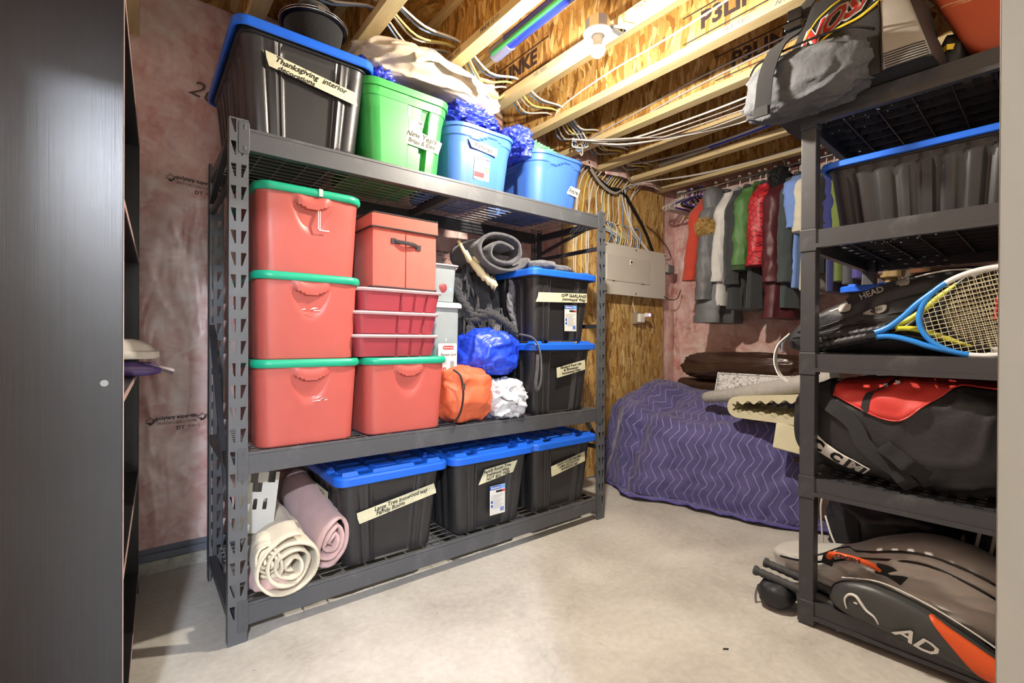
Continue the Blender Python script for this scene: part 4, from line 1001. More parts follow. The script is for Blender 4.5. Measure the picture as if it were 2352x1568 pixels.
def racket(label, lx, ly, lz, ang, frame_m, tip_m, throat_m, lean=.06, yaw=0, red=False, group='tennis rackets'):
    t = sthing('tennis_racket', label, 'racket', lx, ly, lz, group)
    M = Matrix.Rotation(radians(-ang), 4, 'Y') @ Matrix.Rotation(yaw, 4, 'X')
    L, hl, hw = .685, .170, .133; cx = L-hl
    def ell(a): return (cx+hl*cos(a), 0, hw*sin(a))
    def add(name, b, m, **k): b.xform(M); return b.build(name, m, t, **k)
    add('grip', MB().tube([(x, 0, 0) for x in [i*.0055 for i in range(37)]], [.0155+.0016*sin(i*1.6)+(.003 if i < 2 else 0) for i in range(37)], 10, flat=.9), gripm, smooth=True, ang=80)
    add('collar', MB().tube([(.198, 0, 0), (.222, 0, 0)], .0155, 10), shiny)
    for s_ in (1, -1):
        add('throat', MB().tube(spline([(.218, 0, s_*.007), (.262, 0, s_*.016), (.310, 0, s_*.042), (.352, 0, s_*.072), ell(s_*radians(131))], 6), [.0085]*25, 8, flat=1.1), throat_m, smooth=True, ang=80)
    add('head_frame', MB().tube([ell(radians(a)) for a in range(-55, 56, 5)], .0085, 8), frame_m, smooth=True, ang=80)
    for s_ in (1, -1): add('head_frame', MB().tube([ell(s_*radians(a)) for a in range(117, 134, 4)], .0088, 8), frame_m, smooth=True, ang=80)
    for s_ in (1, -1): add('head_frame', MB().tube([ell(s_*radians(a)) for a in range(54, 120, 5)], .0086, 8), tip_m, smooth=True, ang=80)
    add('bridge', MB().tube([ell(radians(a)) for a in range(128, 233, 5)], .0085, 8), frame_m, smooth=True, ang=80)
    b = MB(); br = MB()
    for i in range(18):
        z = -hw+.012+i*(2*hw-.024)/17; h = hl*math.sqrt(max(0, 1-(z/hw)**2)); b.tube([(cx-h, .0008*(-1)**i, z), (cx+h, .0008*(-1)**i, z)], .00085, 4)
    for i in range(20):
        x = -hl+.014+i*(2*hl-.028)/19; h = hw*math.sqrt(max(0, 1-(x/hl)**2)); b.tube([(cx+x, 0, -h), (cx+x, 0, h)], .00085, 4)
    add('strings', b, strm)
    if red:
        for q in range(5): br.tube([(cx-.05+q*.02, -.0012, -.03), (cx-.03+q*.02, -.0012, .04)], .0042, 4)
        add('string_stencil', br, strr)
    return t
bluef = pm('racket_blue', '1f83dc', .3, var=.03, coat=.4); whitef = pm('racket_white', 'dedfe0', .3, var=.03, coat=.4); yelf = pm('racket_yellow', 'c9c93a', .35, var=.03); blkf = pm('racket_black', '1a1a1e', .3, var=.05)
racket('blue and white tennis racket at the front of the middle tier', .005, .055, ST[2]+.020, 13.5, bluef, whitef, bluef)
racket('black tennis racket with a yellow throat behind the blue one', .052, .088, ST[2]+.058, 11, blkf, whitef, yelf, red=True)
racket('plain black tennis racket lowest of the three rackets', .045, .118, ST[2]+.020, 14, blkf, blkf, blkf)

# lower tier: hockey bag
hk = sthing('hockey_bag', 'black hockey bag with red top panel and white lettered badge', 'bag', 0, 0, ST[1])
hc, hL, hy, hz = (.270, .245, .188), .345, .225, .188
def hsurf(a, th, off=0):
    k = max(0, 1-abs(a)**4.5)**(1/3.2); q = .62; sg = lambda v: math.copysign(abs(v)**q, v)
    tap = 1-.10*max(0, -a)
    n = 1+.05*fbm((a*2.4, th*1.2, 3))+.055*(ridge((a*1.3, cos(th), sin(th)), 1.7, 4, 2.5)-.3)*max(sm(a, -.2, .05), sm(sin(th), -.1, .3))
    r = k*tap*n
    x, y, z = hc[0]+hL*a, hc[1]-(hy*r+off)*sg(cos(th)), hc[2]+(hz*r+off)*sg(sin(th))
    return (x, y, max(.002, z))
b = MB().grid(96, 90, lambda u, v: hsurf(-cos(pi*u), v*2*pi), wrapv=True); b.build('body', nyl, hk, smooth=True, ang=180)
def thb(a):   # lower edge of the red panel around the bag
    x = (a+.50)/1.35; return .55-.42*sin(pi*min(1, x*1.28))**1.1+.62*sm(x, .42, .80)
MB().grid(48, 22, lambda u, v: hsurf(-.50+1.40*u, thb(-.50+1.40*u)+(2.0-thb(-.50+1.40*u))*v, .006)).build('top_panel', bagred, hk, smooth=True, ang=180, solid=-.002)
MB().tube([hsurf(-.50+1.40*u, thb(-.50+1.40*u), .008) for u in [i/48 for i in range(49)]], .0028, 6).build('piping', bagred, hk)
zp = [(.02, 1.25), (-.05, 1.0), (-.14, .75), (-.20, .48), (-.215, .22)]
z_ = MB().ribbon([hsurf(p.x, p.y, .009) for p in spline([(a, th, 0) for a, th in zp], 6)], (.8, 0, .5), .022, .0015).build('zipper', web, hk, smooth=True)
for a, th in ((-.07, .95), (.03, .98)):
    p = Vector(hsurf(a, th, .014)); MB().box(p.x-.007, p.y-.004, p.z-.034, p.x+.007, p.y, p.z+.004).build('zip_pull', pewter, z_, bevel=.002)
stp = [(-.62, .95), (-.60, .55), (-.52, .30), (-.30, .05), (-.10, -.22), (.08, -.50), (.16, -.78)]
MB().ribbon([hsurf(p.x, p.y, .010) for p in spline([(a, th, 0) for a, th in stp], 6)], [Vector((.8, 0, .55))]*37, .050, .002).build('strap', web, hk, smooth=True)
MB().ribbon([hsurf(p.x, p.y, .008) for p in spline([(-.05, -.05, 0), (.10, -.2, 0), (.25, -.42, 0), (.30, -.70, 0)], 6)], [Vector((.8, 0, .55))]*19, .050, .002).build('strap', web, hk, smooth=True)
def hwarp(a0, th0, rot, off):
    def f(co):
        x = co.x*cos(rot)-co.y*sin(rot); y = co.x*sin(rot)+co.y*cos(rot); return Vector(hsurf(a0+x/hL, th0+y/.19, off))
    return f
bd = MB().grid(26, 8, lambda u, v: tuple(hwarp(-.47, -.38, -.50, .010)(Vector((-.105+.21*u, -.026+.052*v, 0))))).build('badge', whitepipe, hk, smooth=True, ang=180, solid=-.001)
text('C', .058, ink, bd, 'lettering', warp=hwarp(-.47, -.38, -.50, .0125), bold=.0035).location = (0, 0, 0)
for s_, dx in (('C', -.062), ('C', .0), ('M', .062)):
    pass
bpy.data.objects.remove([o for o in bd.children][0])
MB().grid(8, 8, lambda u, v: tuple(hwarp(-.47, -.38, -.50, .0115)(Vector((.036+.062*u, -.023+.046*v, 0))))).build('lettering', ink, bd, smooth=True, ang=180)
for s_, dx, m_ in (('C', -.064, ink), ('C', .002, ink), ('M', .067, whitepipe)):
    text(s_, .052, m_, bd, 'lettering', warp=(lambda co, dx=dx: hwarp(-.47, -.38, -.50, .0135)(Vector((co.x+dx, co.y, 0)))), bold=.003)
# something loose behind the hockey bag
gc = sthing('green_cloth', 'pale green cloth scrap behind the hockey bag', 'cloth', .42, .55, ST[1]); blob('cloth', pm('sage_cloth', 'a9ad98', .9, var=.2, bump=.3, bs=60), gc, (0, 0, .19), (.12, .06, .19), (36, 24), 2.4, .15, 3, 95, clampz=.001)

# bottom tier: grey and orange racket bag with grips poking out
rb5 = sthing('racket_bag', 'grey racket bag with charcoal pocket and orange panel on the bottom tier', 'bag', 0, 0, ST[0])
R5 = Pillow([(-.155, .060), (-.135, .098), (-.02, .125), (.10, .165), (.22, .235), (.36, .285), (.50, .262), (.62, .18), (.655, .06), (.60, .004), (.2, .004), (-.10, .010)], .130, .21, e=3.0)
R5.mesh('body', lgrey, rb5, amp=.13, seed=11, rings=16)
for off, pts in ((.003, [(-.10, .09), (.05, .125), (.20, .190), (.36, .225), (.52, .175), (.62, .09)]), (.003, [(.0, .12), (.18, .20), (.34, .252), (.50, .222), (.60, .15)])): R5.line(pts, .0042, 'zip', shiny, rb5, off+.009)
PK = Pillow([(.095, .035), (.105, .080), (.15, .115), (.24, .128), (.36, .105), (.48, .055), (.60, -.01), (.635, -.045), (.56, -.050), (.42, -.035), (.25, -.012), (.13, .004)], .050, .030, e=3.0)
pk = PK.mesh('front_pocket', charc, rb5, amp=.03, seed=2)
PK.patch([(.375, .096), (.43, .075), (.53, .027), (.61, -.018), (.62, -.040), (.56, -.044), (.50, -.036), (.44, .02)], 'orange_panel', orangev, pk, off=.003)
PK.line([(.098, .05), (.115, .09), (.16, .117), (.24, .128), (.36, .106), (.48, .057), (.60, -.006)], .004, 'piping', shiny, pk, off=.0); PK.line([(.13, .112), (.24, .138), (.36, .116), (.49, .066), (.61, .0)], .0028, 'piping', whitepipe, pk, off=-.006)
PK.line([(.158, .030), (.152, .060), (.165, .082), (.185, .084), (.200, .068), (.216, .050), (.238, .038), (.250, .018)], [.002+.003*abs(sin(i/42*pi)) for i in range(43)], 'emblem', whitepipe, pk, off=.003)
p = (.185, .062); MB().loft([[(p[0]+.006*cos(a), PK.y(*p, .004)-q, p[1]+.0035*sin(a)) for a in [i*pi/6 for i in range(12)]] for q in (0, .001)]).build('emblem', whitepipe, pk)
text('AD', .058, whitepipe, pk, 'lettering', M=frame((.345, PK.y(.345, .018, .006), .012), (1, .10, -.34), (.34, 0, 1)), bold=.001, fit=.115, shear=.25)
hd5 = MB().tube(spline([(.085, .055, .165), (.100, .035, .188), (.150, .028, .196), (.205, .040, .190), (.235, .060, .170)], 8), [.0115]*33, 8, flat=.8).build('carry_handle', orangev, rb5, smooth=True, ang=80)
text('HEAD', .020, ink, hd5, 'lettering', M=frame((.152, .0165, .196), (1, .02, .02), (-.02, .2, 1)) @ Matrix.Rotation(pi, 4, 'Z'), fit=.075, bold=.0006)
MB().ribbon(spline([(.085, .052, .168), (.075, .072, .140), (.068, .085, .125)], 5), (1, 0, 0), .036, .003).build('webbing', web, rb5); MB().ribbon(spline([(.228, .050, .178), (.262, .066, .172), (.30, .080, .150)], 5), (.3, 0, 1), .038, .003).build('webbing', web, rb5)
for i, (z0, z1, y0) in enumerate(((.028, .000, .035), (.052, .016, .085))):
    g5 = sthing('racket_grip', ('nearer of the two grey wrapped racket grips sticking out of the bag', 'farther of the two grey wrapped racket grips sticking out of the bag')[i], 'racket', -.175+i*.02, y0, ST[0], 'racket grips')
    n5 = 44; pts = [(.28*k/(n5-1), .01*k/n5, z0+(z1-z0)*k/(n5-1)+.0) for k in range(n5)]
    MB().tube(pts, [.0155+.0013*sin(k*1.5)+(.003 if k < 3 else 0) for k in range(n5)], 10).build('grip', pm('grey_grip', '3d3e40', .7, var=.2, bump=.4, bs=120), g5, smooth=True, ang=80)
    MB().tube([(.28, .01, z1), (.42, .02, z1-.002)], .010, 8).build('shaft', blkf, g5)
    text('P', .028, orangev, g5, 'lettering', M=frame((.335, -.003, z1+.004), (1, 0, -.2), (.2, 0, 1)), bold=.0012)
pc = sthing('zip_pouch', 'small black zipped pouch hanging off the bottom tier', 'pouch', -.095, .055, .0); blob('body', nyl, pc, (0, 0, .055), (.066, .070, .052), (40, 26), 2.3, .08, 3, 97, clampz=.003)
MB().tube(spline([(-.062, -.02, .07), (-.068, -.035, .03), (-.064, -.04, .0)], 5), .004, 6).build('zip_pull', pewter, pc)
# dark kit bags behind
kb = sthing('kit_bag', 'black kit bag with white piping at the back of the bottom tier', 'bag', .17, .56, ST[0]); blob('body', nyl2, kb, (0, 0, .17), (.22, .20, .175), (80, 50), 2.8, .08, 2.2, 101, clampz=.001, crease=.08, cs=1.8)
MB().tube(spline([(-.20, -.14, .20), (-.16, -.19, .13), (-.12, -.205, .07), (-.09, -.205, .02)], 6), .004, 6).build('piping', whitepipe, kb); MB().tube(spline([(-.225, -.05, .30), (-.240, -.06, .22), (-.235, -.06, .10), (-.23, -.06, .02)], 6), .004, 6).build('piping', whitepipe, kb)
MB().ribbon(spline([(-.10, -.175, .27), (-.085, -.205, .20), (-.075, -.210, .12)], 6), (1, 0, 0), .045, .003).build('strap', web, kb); MB().ribbon(spline([(.10, -.165, .26), (.11, -.205, .19), (.11, -.210, .10)], 6), (1, 0, 0), .045, .003).build('strap', web, kb)
kb2 = sthing('kit_bag', 'dark bag with three pale straps at the right of the bottom tier', 'bag', .505, .62, ST[0]); blob('body', nyl2, kb2, (0, 0, .18), (.095, .17, .185), (44, 36), 2.8, .1, 2.6, 105, clampz=.001)
for dx, l in ((-.075, .0), (-.035, .01), (.03, .03)): MB().ribbon(spline([(dx+.03, -.165, .30), (dx+.015, -.182, .20), (dx, -.182, .08)], 5), (1, 0, 0), .010, .002).build('strap', whitepipe, kb2)
# ------------------------------------------------------------------ lamps
def em(name, col, s):
    t = NT(name); t.col(lin(col)); t.b.inputs['Emission Color'].default_value = (*lin(col), 1); t.b.inputs['Emission Strength'].default_value = s; t.b.inputs['Roughness'].default_value = .4; return t.m
def ring_of(r, z, n=32, cx=0, cy=0): return [(cx+r*cos(2*pi*k/n), cy+r*sin(2*pi*k/n), z) for k in range(n)]
lampw = pm('porcelain_white', 'e8e4da', .35, var=.02)
lp = thing('ceiling_lamp', 'bare lit bulb in a white lampholder on a metal box', 'lamp', (1.450, 1.283, 2.200), 0)
MB().loft([ring_of(.047, .098, 8), ring_of(.049, .100, 8), ring_of(.049, .148, 8), ring_of(.045, .150, 8)]).build('junction_box', pm('galvanised_box', 'b9b2a2', .4, .6, var=.1), lp)
MB().loft([ring_of(.024, .082), ring_of(.030, .086), ring_of(.050, .090), ring_of(.057, .094), ring_of(.057, .099), ring_of(.05, .101)]).build('lampholder', lampw, lp, smooth=True, ang=40)
MB().loft([ring_of(.017, .052), ring_of(.018, .056), ring_of(.021, .082), ring_of(.021, .086)]).build('socket', lampw, lp, smooth=True, ang=40)
MB().loft([ring_of(r, z) for r, z in ((.0295, .034), (.026, .042), (.0205, .050), (.0165, .056), (.0155, .060))], False, True).build('bulb_collar', pm('led_collar', 'd8d5cc', .45, var=.02), lp, smooth=True, ang=60)
MB().loft([ring_of(r, z) for r, z in ((.004, .0), (.014, .0035), (.024, .0125), (.030, .026), (.0295, .034), (.010, .0345))]).build('bulb', em('lit_bulb', 'fff3e2', BULB), lp, smooth=True, ang=60)
for sx in (-1, 1): MB().tube([(sx*.038, -.012, .0905), (sx*.038, -.012, .094)], .005, 8).build('screw', pewter, lp)
MB().tube(spline([(1.485, 1.275, 2.345), (1.60, 1.22, 2.36), (1.63, 1.18, 2.50), (1.645, 1.0, 2.60), (1.655, .7, 2.63)], 8), .005, 6).build('lamp_cable', cableW); tag(bpy.data.objects['lamp_cable'], 'white cable rising from the lamp box to the deck', 'cable')
hlp = thing('hall_lamp', 'flush ceiling light in the hall outside the door', 'lamp', (-.60, -1.5, 2.365), 0)
MB().box(-.085, -.085, .012, .085, .085, .085).build('housing', hallpaint, hlp, bevel=.004); MB().box(-.07, -.07, .0, .07, .07, .014).build('diffuser', em('lit_diffuser', 'e8f0ff', HALL), hlp, bevel=.004)

# ------------------------------------------------------------------ strand board panel with electrics
ob = MB().box(2.455, 2.488, .015, 3.70, 2.500, 2.362).build('strand_board', osb_wall); tag(ob, 'tall strand board panel on the wall carrying the breaker box', 'board')
steel = pm('panel_grey_paint', 'd9d5ca', .42, var=.03); steel2 = pm('panel_door_paint', 'd2cec3', .4, var=.03)
ep = thing('breaker_panel', 'grey steel breaker panel with a small hinged door', 'breaker panel', (2.805, 2.40, 1.425), 0); PW, PH = .80, .395
MB().box(.012, .012, .010, PW-.012, .0875, PH-.010).build('box', steel, ep); MB().box(0, 0, 0, PW, .013, PH).build('cover', steel, ep, bevel=.003)
dr = MB().box(.020, -.006, PH*.27, .565, .001, PH*.775).build('door', steel2, ep, bevel=.002); MB().box(.300, -.012, PH*.62, .325, -.005, PH*.73).build('latch', lampw, dr, bevel=.002)
MB().box(.305, -.0135, PH*.66, .320, -.0115, PH*.70).build('latch_slot', shiny, dr)
for x, z in ((.385, .95), (.385, .05), (.785, .95), (.785, .05), (.015, .95), (.015, .05)): MB().tube([(PW*x/.8 if x < .7 else x, -.003, PH*z), (PW*x/.8 if x < .7 else x, .001, PH*z)], .006, 8).build('screw', shiny, ep)
for x in (.10, .47): MB().box(x-.012, -.008, PH*.262, x+.012, -.003, PH*.272).build('hinge', shiny, dr)
oxb = thing('outlet_box', 'small metal outlet box below the breaker panel', 'outlet', (3.30, 2.42, 1.205), 0)
MB().box(-.045, .03, 0, .035, .0675, .095).build('box', pm('galvanised_box', 'b9b2a2', .4, .6), oxb, bevel=.004); MB().box(-.02, 0, .012, .045, .031, .085).build('receptacle', lampw, oxb, bevel=.006)
nl = thing('night_light', 'tiny plug-in night light glowing violet on the outlet', 'night light', (3.345, 2.405, 1.262), 0)
MB().box(-.015, -.02, 0, .022, .014, .034).build('housing', lampw, nl, bevel=.005); MB().tube([(.012+.010*cos(a), -.022, .017+.010*sin(a)) for a in [i*pi/8 for i in range(16)]], .003, 6, closed=True).build('glow_ring', em('violet_glow', '8d6cff', 6), nl)
tf = thing('transformer', 'small grey transformer sticking out beside the breaker panel', 'transformer', (3.62, 2.44, 1.70), 0)
MB().box(0, -.03, -.035, .035, .03, .035).build('collar', steel, tf, bevel=.004); MB().box(.035, -.035, -.042, .135, .035, .036).build('body', pm('dark_grey_cast', '77787a', .5, var=.1), tf, bevel=.012); MB().box(.135, -.012, -.012, .165, .012, .012).build('stub', steel, tf)
CB = {'w': cableW, 'y': cableY, 'b': cableB, 'o': cableO, 'k': cableK, 'g': cableG}
CN = {'w': 'white', 'y': 'pale yellow', 'b': 'blue', 'o': 'orange', 'k': 'black', 'g': 'grey'}
def cable(c, pts, where, r=.0048, n=7, flat=1.0):
    o = MB().tube(spline(pts, n), r, 6, flat=flat).build('cable', CB[c], smooth=True, ang=80)
    return tag(o, '%s cable %s' % (CN[c], where), 'cable', '%s cables %s' % (CN[c], where))
yb_ = 2.481
xs_ = [2.56, 2.60, 2.66, 2.70, 2.74, 2.80, 2.85, 2.875, 2.90, 2.93, 2.96, 3.0, 3.07, 3.105, 3.12, 3.21, 3.24]
cs_ = 'wwywwwbwywygwobwg'
for i, (x, c) in enumerate(zip(xs_, cs_)):
    j = random.uniform(-.02, .02); xe = 2.84+.028*i
    if x < 2.78: cable(c, [(x+.10, 2.44, 2.40), (x+.03, yb_, 2.28), (x+j, yb_, 2.1), (x+j*.5-.02, yb_, 1.8), (x-.02+j, yb_, 1.45)], 'running down the strand board behind the rack post')
    else: cable(c, [(x+.12, 2.42, 2.42), (x+.05, 2.455, 2.33), (x+j, yb_, 2.22), (x+j*.6, yb_, 2.08), (x+.01, yb_-.006, 1.97), (xe+.02, yb_-.025, 1.90), (xe, 2.45, 1.815)], 'running down the strand board into the breaker panel')
for i, (c, x, d) in enumerate((('b', 2.90, .05), ('w', 2.96, .06), ('b', 3.0, -.05), ('y', 3.03, .05), ('o', 3.13, .06), ('b', 3.12, .05), ('w', 3.17, .04), ('b', 3.27, .06))):
    cable(c, [(x-.02, yb_-.004, 1.99), (x+d*.4, yb_-.014, 2.005), (x+d, yb_-.02, 1.96), (x+d*.8, yb_-.025, 1.89), (x-.01, 2.45, 1.815)], 'curled above the breaker panel')
cable('w', [(3.06, 2.44, 2.28), (3.12, yb_, 2.20), (3.22, yb_, 2.02), (3.34, yb_-.01, 1.90), (3.44, 2.455, 1.815)], 'slanting down to the right of the breaker panel', .006)
cable('w', [(3.09, 2.44, 2.30), (3.15, yb_-.01, 2.18), (3.23, yb_-.012, 2.00), (3.36, yb_-.02, 1.89), (3.46, 2.455, 1.815)], 'slanting down to the right of the breaker panel', .006)
for q in range(3): cable('k', [(2.62, 2.40, 2.36+q*.012), (2.74, 2.44, 2.30+q*.012), (2.92, 2.458, 2.245+q*.014), (3.08, 2.455, 2.255+q*.010), (3.22, 2.465, 2.16+q*.012), (3.40, 2.468, 1.99+q*.01), (3.50+q*.015, 2.462, 1.815)], 'in the thick bundle slanting to the breaker panel', .0085)
for q in range(2): cable('g', [(2.62, 2.38, 2.34-q*.02), (2.78, 2.425, 2.275-q*.015), (2.95, 2.44, 2.235-q*.01), (3.05, 2.44, 2.27), (3.12, 2.43, 2.32)], 'looped along the top of the strand board', .006)
cable('k', [(3.41, 2.455, 2.04), (3.56, 2.44, 1.97), (3.70, 2.43, 1.86), (3.72, 2.43, 1.79), (3.615, 2.445, 1.775)], 'looping out beside the breaker panel', .004)
cable('k', [(3.60, 2.43, 1.47), (3.68, 2.42, 1.43), (3.78, 2.40, 1.44), (3.84, 2.40, 1.52)], 'drooping from the bottom corner of the breaker panel', .004)
cable('w', [(3.235, 2.455, 1.425), (3.24, 2.465, 1.37), (3.27, 2.468, 1.30)], 'dropping from the breaker panel to the outlet box', .0045)
MB().box(-.010, -.012, .149, .145, .012, .152).box(.142, -.012, .149, .145, .012, .172).box(.142, -.012, .1695, .170, .012, .172).build('bracket', pewter, lp)
# cables through and along the joists
for i, (c, dy, dz) in enumerate((('w', 0, 0), ('b', .025, .012), ('y', .05, .0), ('w', .075, .012), ('g', .10, -.004), ('b', .13, .010))):
    pts = []
    for k in range(1, 9):
        x = JX[k]-.032; y = 1.78+.40*(x-.6)/2.2+dy; pts += [(x, y, 2.452+dz), (x+.2, y+.05+.01*i, 2.452+dz-.030*(1.6 if k in (3, 5) else .7)-.004*i)]
    cable(c, pts, 'threaded through the joists above the rack', .0052, 5)
for q in range(5): cable('ywbyw'[q], [(1.23, 1.93+q*.012, 2.47), (1.30, 1.95+q*.012, 2.40), (1.42, 2.0+q*.014, 2.345-q*.006), (1.52, 2.04+q*.014, 2.36), (1.60, 2.06+q*.01, 2.44)], 'sagging below the joists over the tarps', .0055)
psag = thing('plastic_scrap', 'scrap of pink plastic sheeting hanging between the cables', 'plastic', (1.40, 2.07, 2.27), 0)
MB().grid(16, 20, lambda u, v: (-.13+.26*u+.02*fbm((u*3, v*3, 1)), .05*sin(u*5+v*2)*.6+.02*fbm((u*4, 5, v*4)), .02+.20*v-.06*sin(pi*u))).build('sheet', pink, psag, smooth=True, ang=180, solid=.002)
def along(c, x, pts, where, r=.0052): cable(c, [(x+dx, y, z) for y, z, dx in pts], where, r)
along('w', 1.985, [(2.12, 2.40, .02), (2.04, 2.455, 0), (1.7, 2.50, .0), (1.3, 2.51, 0), (.9, 2.54, 0), (.45, 2.60, 0)], 'stapled along the joist right of the lamp')
along('g', 2.388, [(2.2, 2.42, .0), (1.8, 2.455, 0), (1.4, 2.49, 0), (.9, 2.50, 0), (.4, 2.52, 0)], 'stapled along the third joist from the lamp'); along('g', 2.388, [(1.7, 2.42, .0), (1.4, 2.45, 0), (.9, 2.47, 0), (.4, 2.48, 0)], 'stapled along the third joist from the lamp')
for q in range(5): cable('wgggw'[q], [(2.20+.02*q, 2.16, 2.36+.004*q), (2.44+.05*(q % 3), 1.95-.06*(q % 2), 2.350-.003*q), (2.50+.07*q, 1.60-.12*(q % 3), 2.348+.003*q), (2.52+.06*q, 1.15, 2.352+.006*(q % 2)), (2.48+.05*q, .8, 2.36+.02*q), (2.47+.04*q, .45, 2.42+.02*q)], 'crossing under the joists in a loose bunch', .0055)
for q in range(3): cable('gbw'[q], [(2.02+.06*q, 2.10, 2.46), (2.16+.05*q, 2.13, 2.42), (2.30+.03*q, 2.17, 2.36), (2.33-.04*q, 2.20, 2.30+.02*q), (2.28, 2.22, 2.42)], 'tangled over the end of the rack', .0055)
for q in range(2): along('g', 3.205, [(2.3, 2.40, .0), (1.7, 2.44, 0), (1.2, 2.46, 0), (.6, 2.47-.03*q, 0)], 'stapled near the last joists')
for q in range(2): cable('g', [(3.10, 2.40, 2.29+.02*q), (3.25, 2.33, 2.355), (3.40, 2.0, 2.35+.005*q), (3.46, 1.5, 2.35), (3.5, .9, 2.36)], 'hanging below the last joists', .0055)
for q in range(4): cable('gwgw'[q], [(2.95, 2.30, 2.42), (3.0+.02*q, 2.1, 2.395+.008*q), (3.06+.02*q, 1.75, 2.40+.008*q), (3.05+.02*q, 1.2, 2.42), (3.0, .6, 2.46)], 'bunched beside the far blue pipe', .006)
pipeb = pm('blue_pipe', '2b3fb2', .18, var=.12, vs=4, spec=.7)
pp = thing('plastic_pipe', 'dark blue plastic bundle with a green edge beside the lamp', 'pipe', (1.405, 1.9, 2.50), 0)
MB().tube([(0, 0, 0), (.0, -.5, .005), (.01, -1.0, .01), (.01, -1.75, .01)], .036, 14).build('pipe', pipeb, pp, smooth=True); MB().tube([(-.032, .0, -.024), (-.03, -.6, -.02), (-.03, -1.75, -.02)], .011, 8).build('green_pipe', pm('green_pipe', '3f9a58', .3, var=.1), pp, smooth=True)
MB().tube([(.0, .02, -.006), (.0, -.10, -.002)], .039, 14).build('plastic_wrap', pm('clear_wrap', 'aeb6d8', .15, var=.1, trans=.5), pp, smooth=True)
pp2 = thing('plastic_pipe', 'far blue and grey pipe running between the end joists', 'pipe', (3.12, 2.15, 2.415), 0)
MB().tube([(0.02, 0, 0), (.0, -.42, .0)], .020, 10).build('pipe', pm('grey_foil', '9a9a9c', .3, .6, var=.2), pp2, smooth=True); MB().tube([(0, -.42, 0), (-.05, -1.1, .005), (-.07, -1.7, .01)], .018, 10).build('pipe', pipeb, pp2, smooth=True)

# ------------------------------------------------------------------ clothes rail
RXx, RZ = 3.62, 2.305
chrome = pm('chrome', 'c9c9c9', .15, 1, var=0)
rod = thing('clothes_rail', 'chrome clothes rail hung under the joists by the end wall', 'rail', (RXx, 1.35, RZ), 0)
MB().tube([(0, -1.05, 0), (0, .95, 0)], .013, 12).build('rail', chrome, rod, smooth=True)
for y in (.93, .1, -.9): MB().tube(spline([(0, y, -.016), (.014, y, -.010), (.014, y, .02), (0, y, .045), (0, y, .066)], 4), .004, 6).build('hook', pewter, rod)
struct(MB().box(3.905, .06, 2.18, 3.93, 2.40, 2.255).build('trim_1', lumber2, bevel=.002))
def hanger(y, mat, label, dz=0, rot=0, dy=0):
    t = thing('hanger', label, 'hanger', (RXx, y, RZ), rot, 'clothes hangers')
    MB().tube(spline([(-.018, 0, .012), (-.014, 0, .021), (0, 0, .0265), (.016, 0, .020), (.018, 0, .004), (.006, 0, -.025), (0, 0, -.055)], 5), .0055, 6).build('hook', mat, t, smooth=True)
    MB().tube([(0, 0, -.05), (-.05, 0, -.062), (-.19, 0, -.130), (-.205, 0, -.145), (-.195, 0, -.155), (.195, 0, -.155), (.205, 0, -.145), (.19, 0, -.130), (.05, 0, -.062)], .0068, 6, closed=True).build('frame', mat, t, smooth=True)
    return t
hw_ = pm('white_hanger', 'd6d3cc', .4, var=.03); hp_ = pm('violet_hanger', '3a2f9a', .35, var=.05); hk_ = pm('black_hanger', '1b1b1e', .4, var=.05)
for i, y in enumerate((2.285, 2.268, 2.251, 2.225)): hanger(y, hw_, ('leftmost', 'second', 'third', 'fourth')[i]+' empty white plastic hanger counted from the left end of the rail', 0, radians(4*i-6))
for y, m, l in ((2.19, hp_, 'empty violet hanger, first of the pair'), (2.165, hw_, 'empty white hanger between the violet and black ones'), (2.14, hk_, 'empty black hanger, first of two'), (2.115, hk_, 'empty black hanger, second of two'), (2.085, hp_, 'empty violet hanger beside the rust coat')): hanger(y, m, l, 0, radians(random.uniform(-8, 8)))
def superring(cx, cy, z, rx, ry, n, e=2.6, fold=0, ph=0, seed=0):
    q = 2/e; sg = lambda v: math.copysign(abs(v)**q, v); out = []
    for k in range(n):
        a = 2*pi*k/n; f = 1+fold*sin(a*5+ph)+fold*.8*fbm((cos(a)*2+seed, sin(a)*2, z*4)); out.append((cx+rx*sg(cos(a)), cy+ry*sg(sin(a))*f, z))
    return out
def wrk(seed, f, a): return .16*(ridge((cos(a)*.9, sin(a)*.9, f*3.2+a*.15), 1.25, seed, 2.0)-.3)
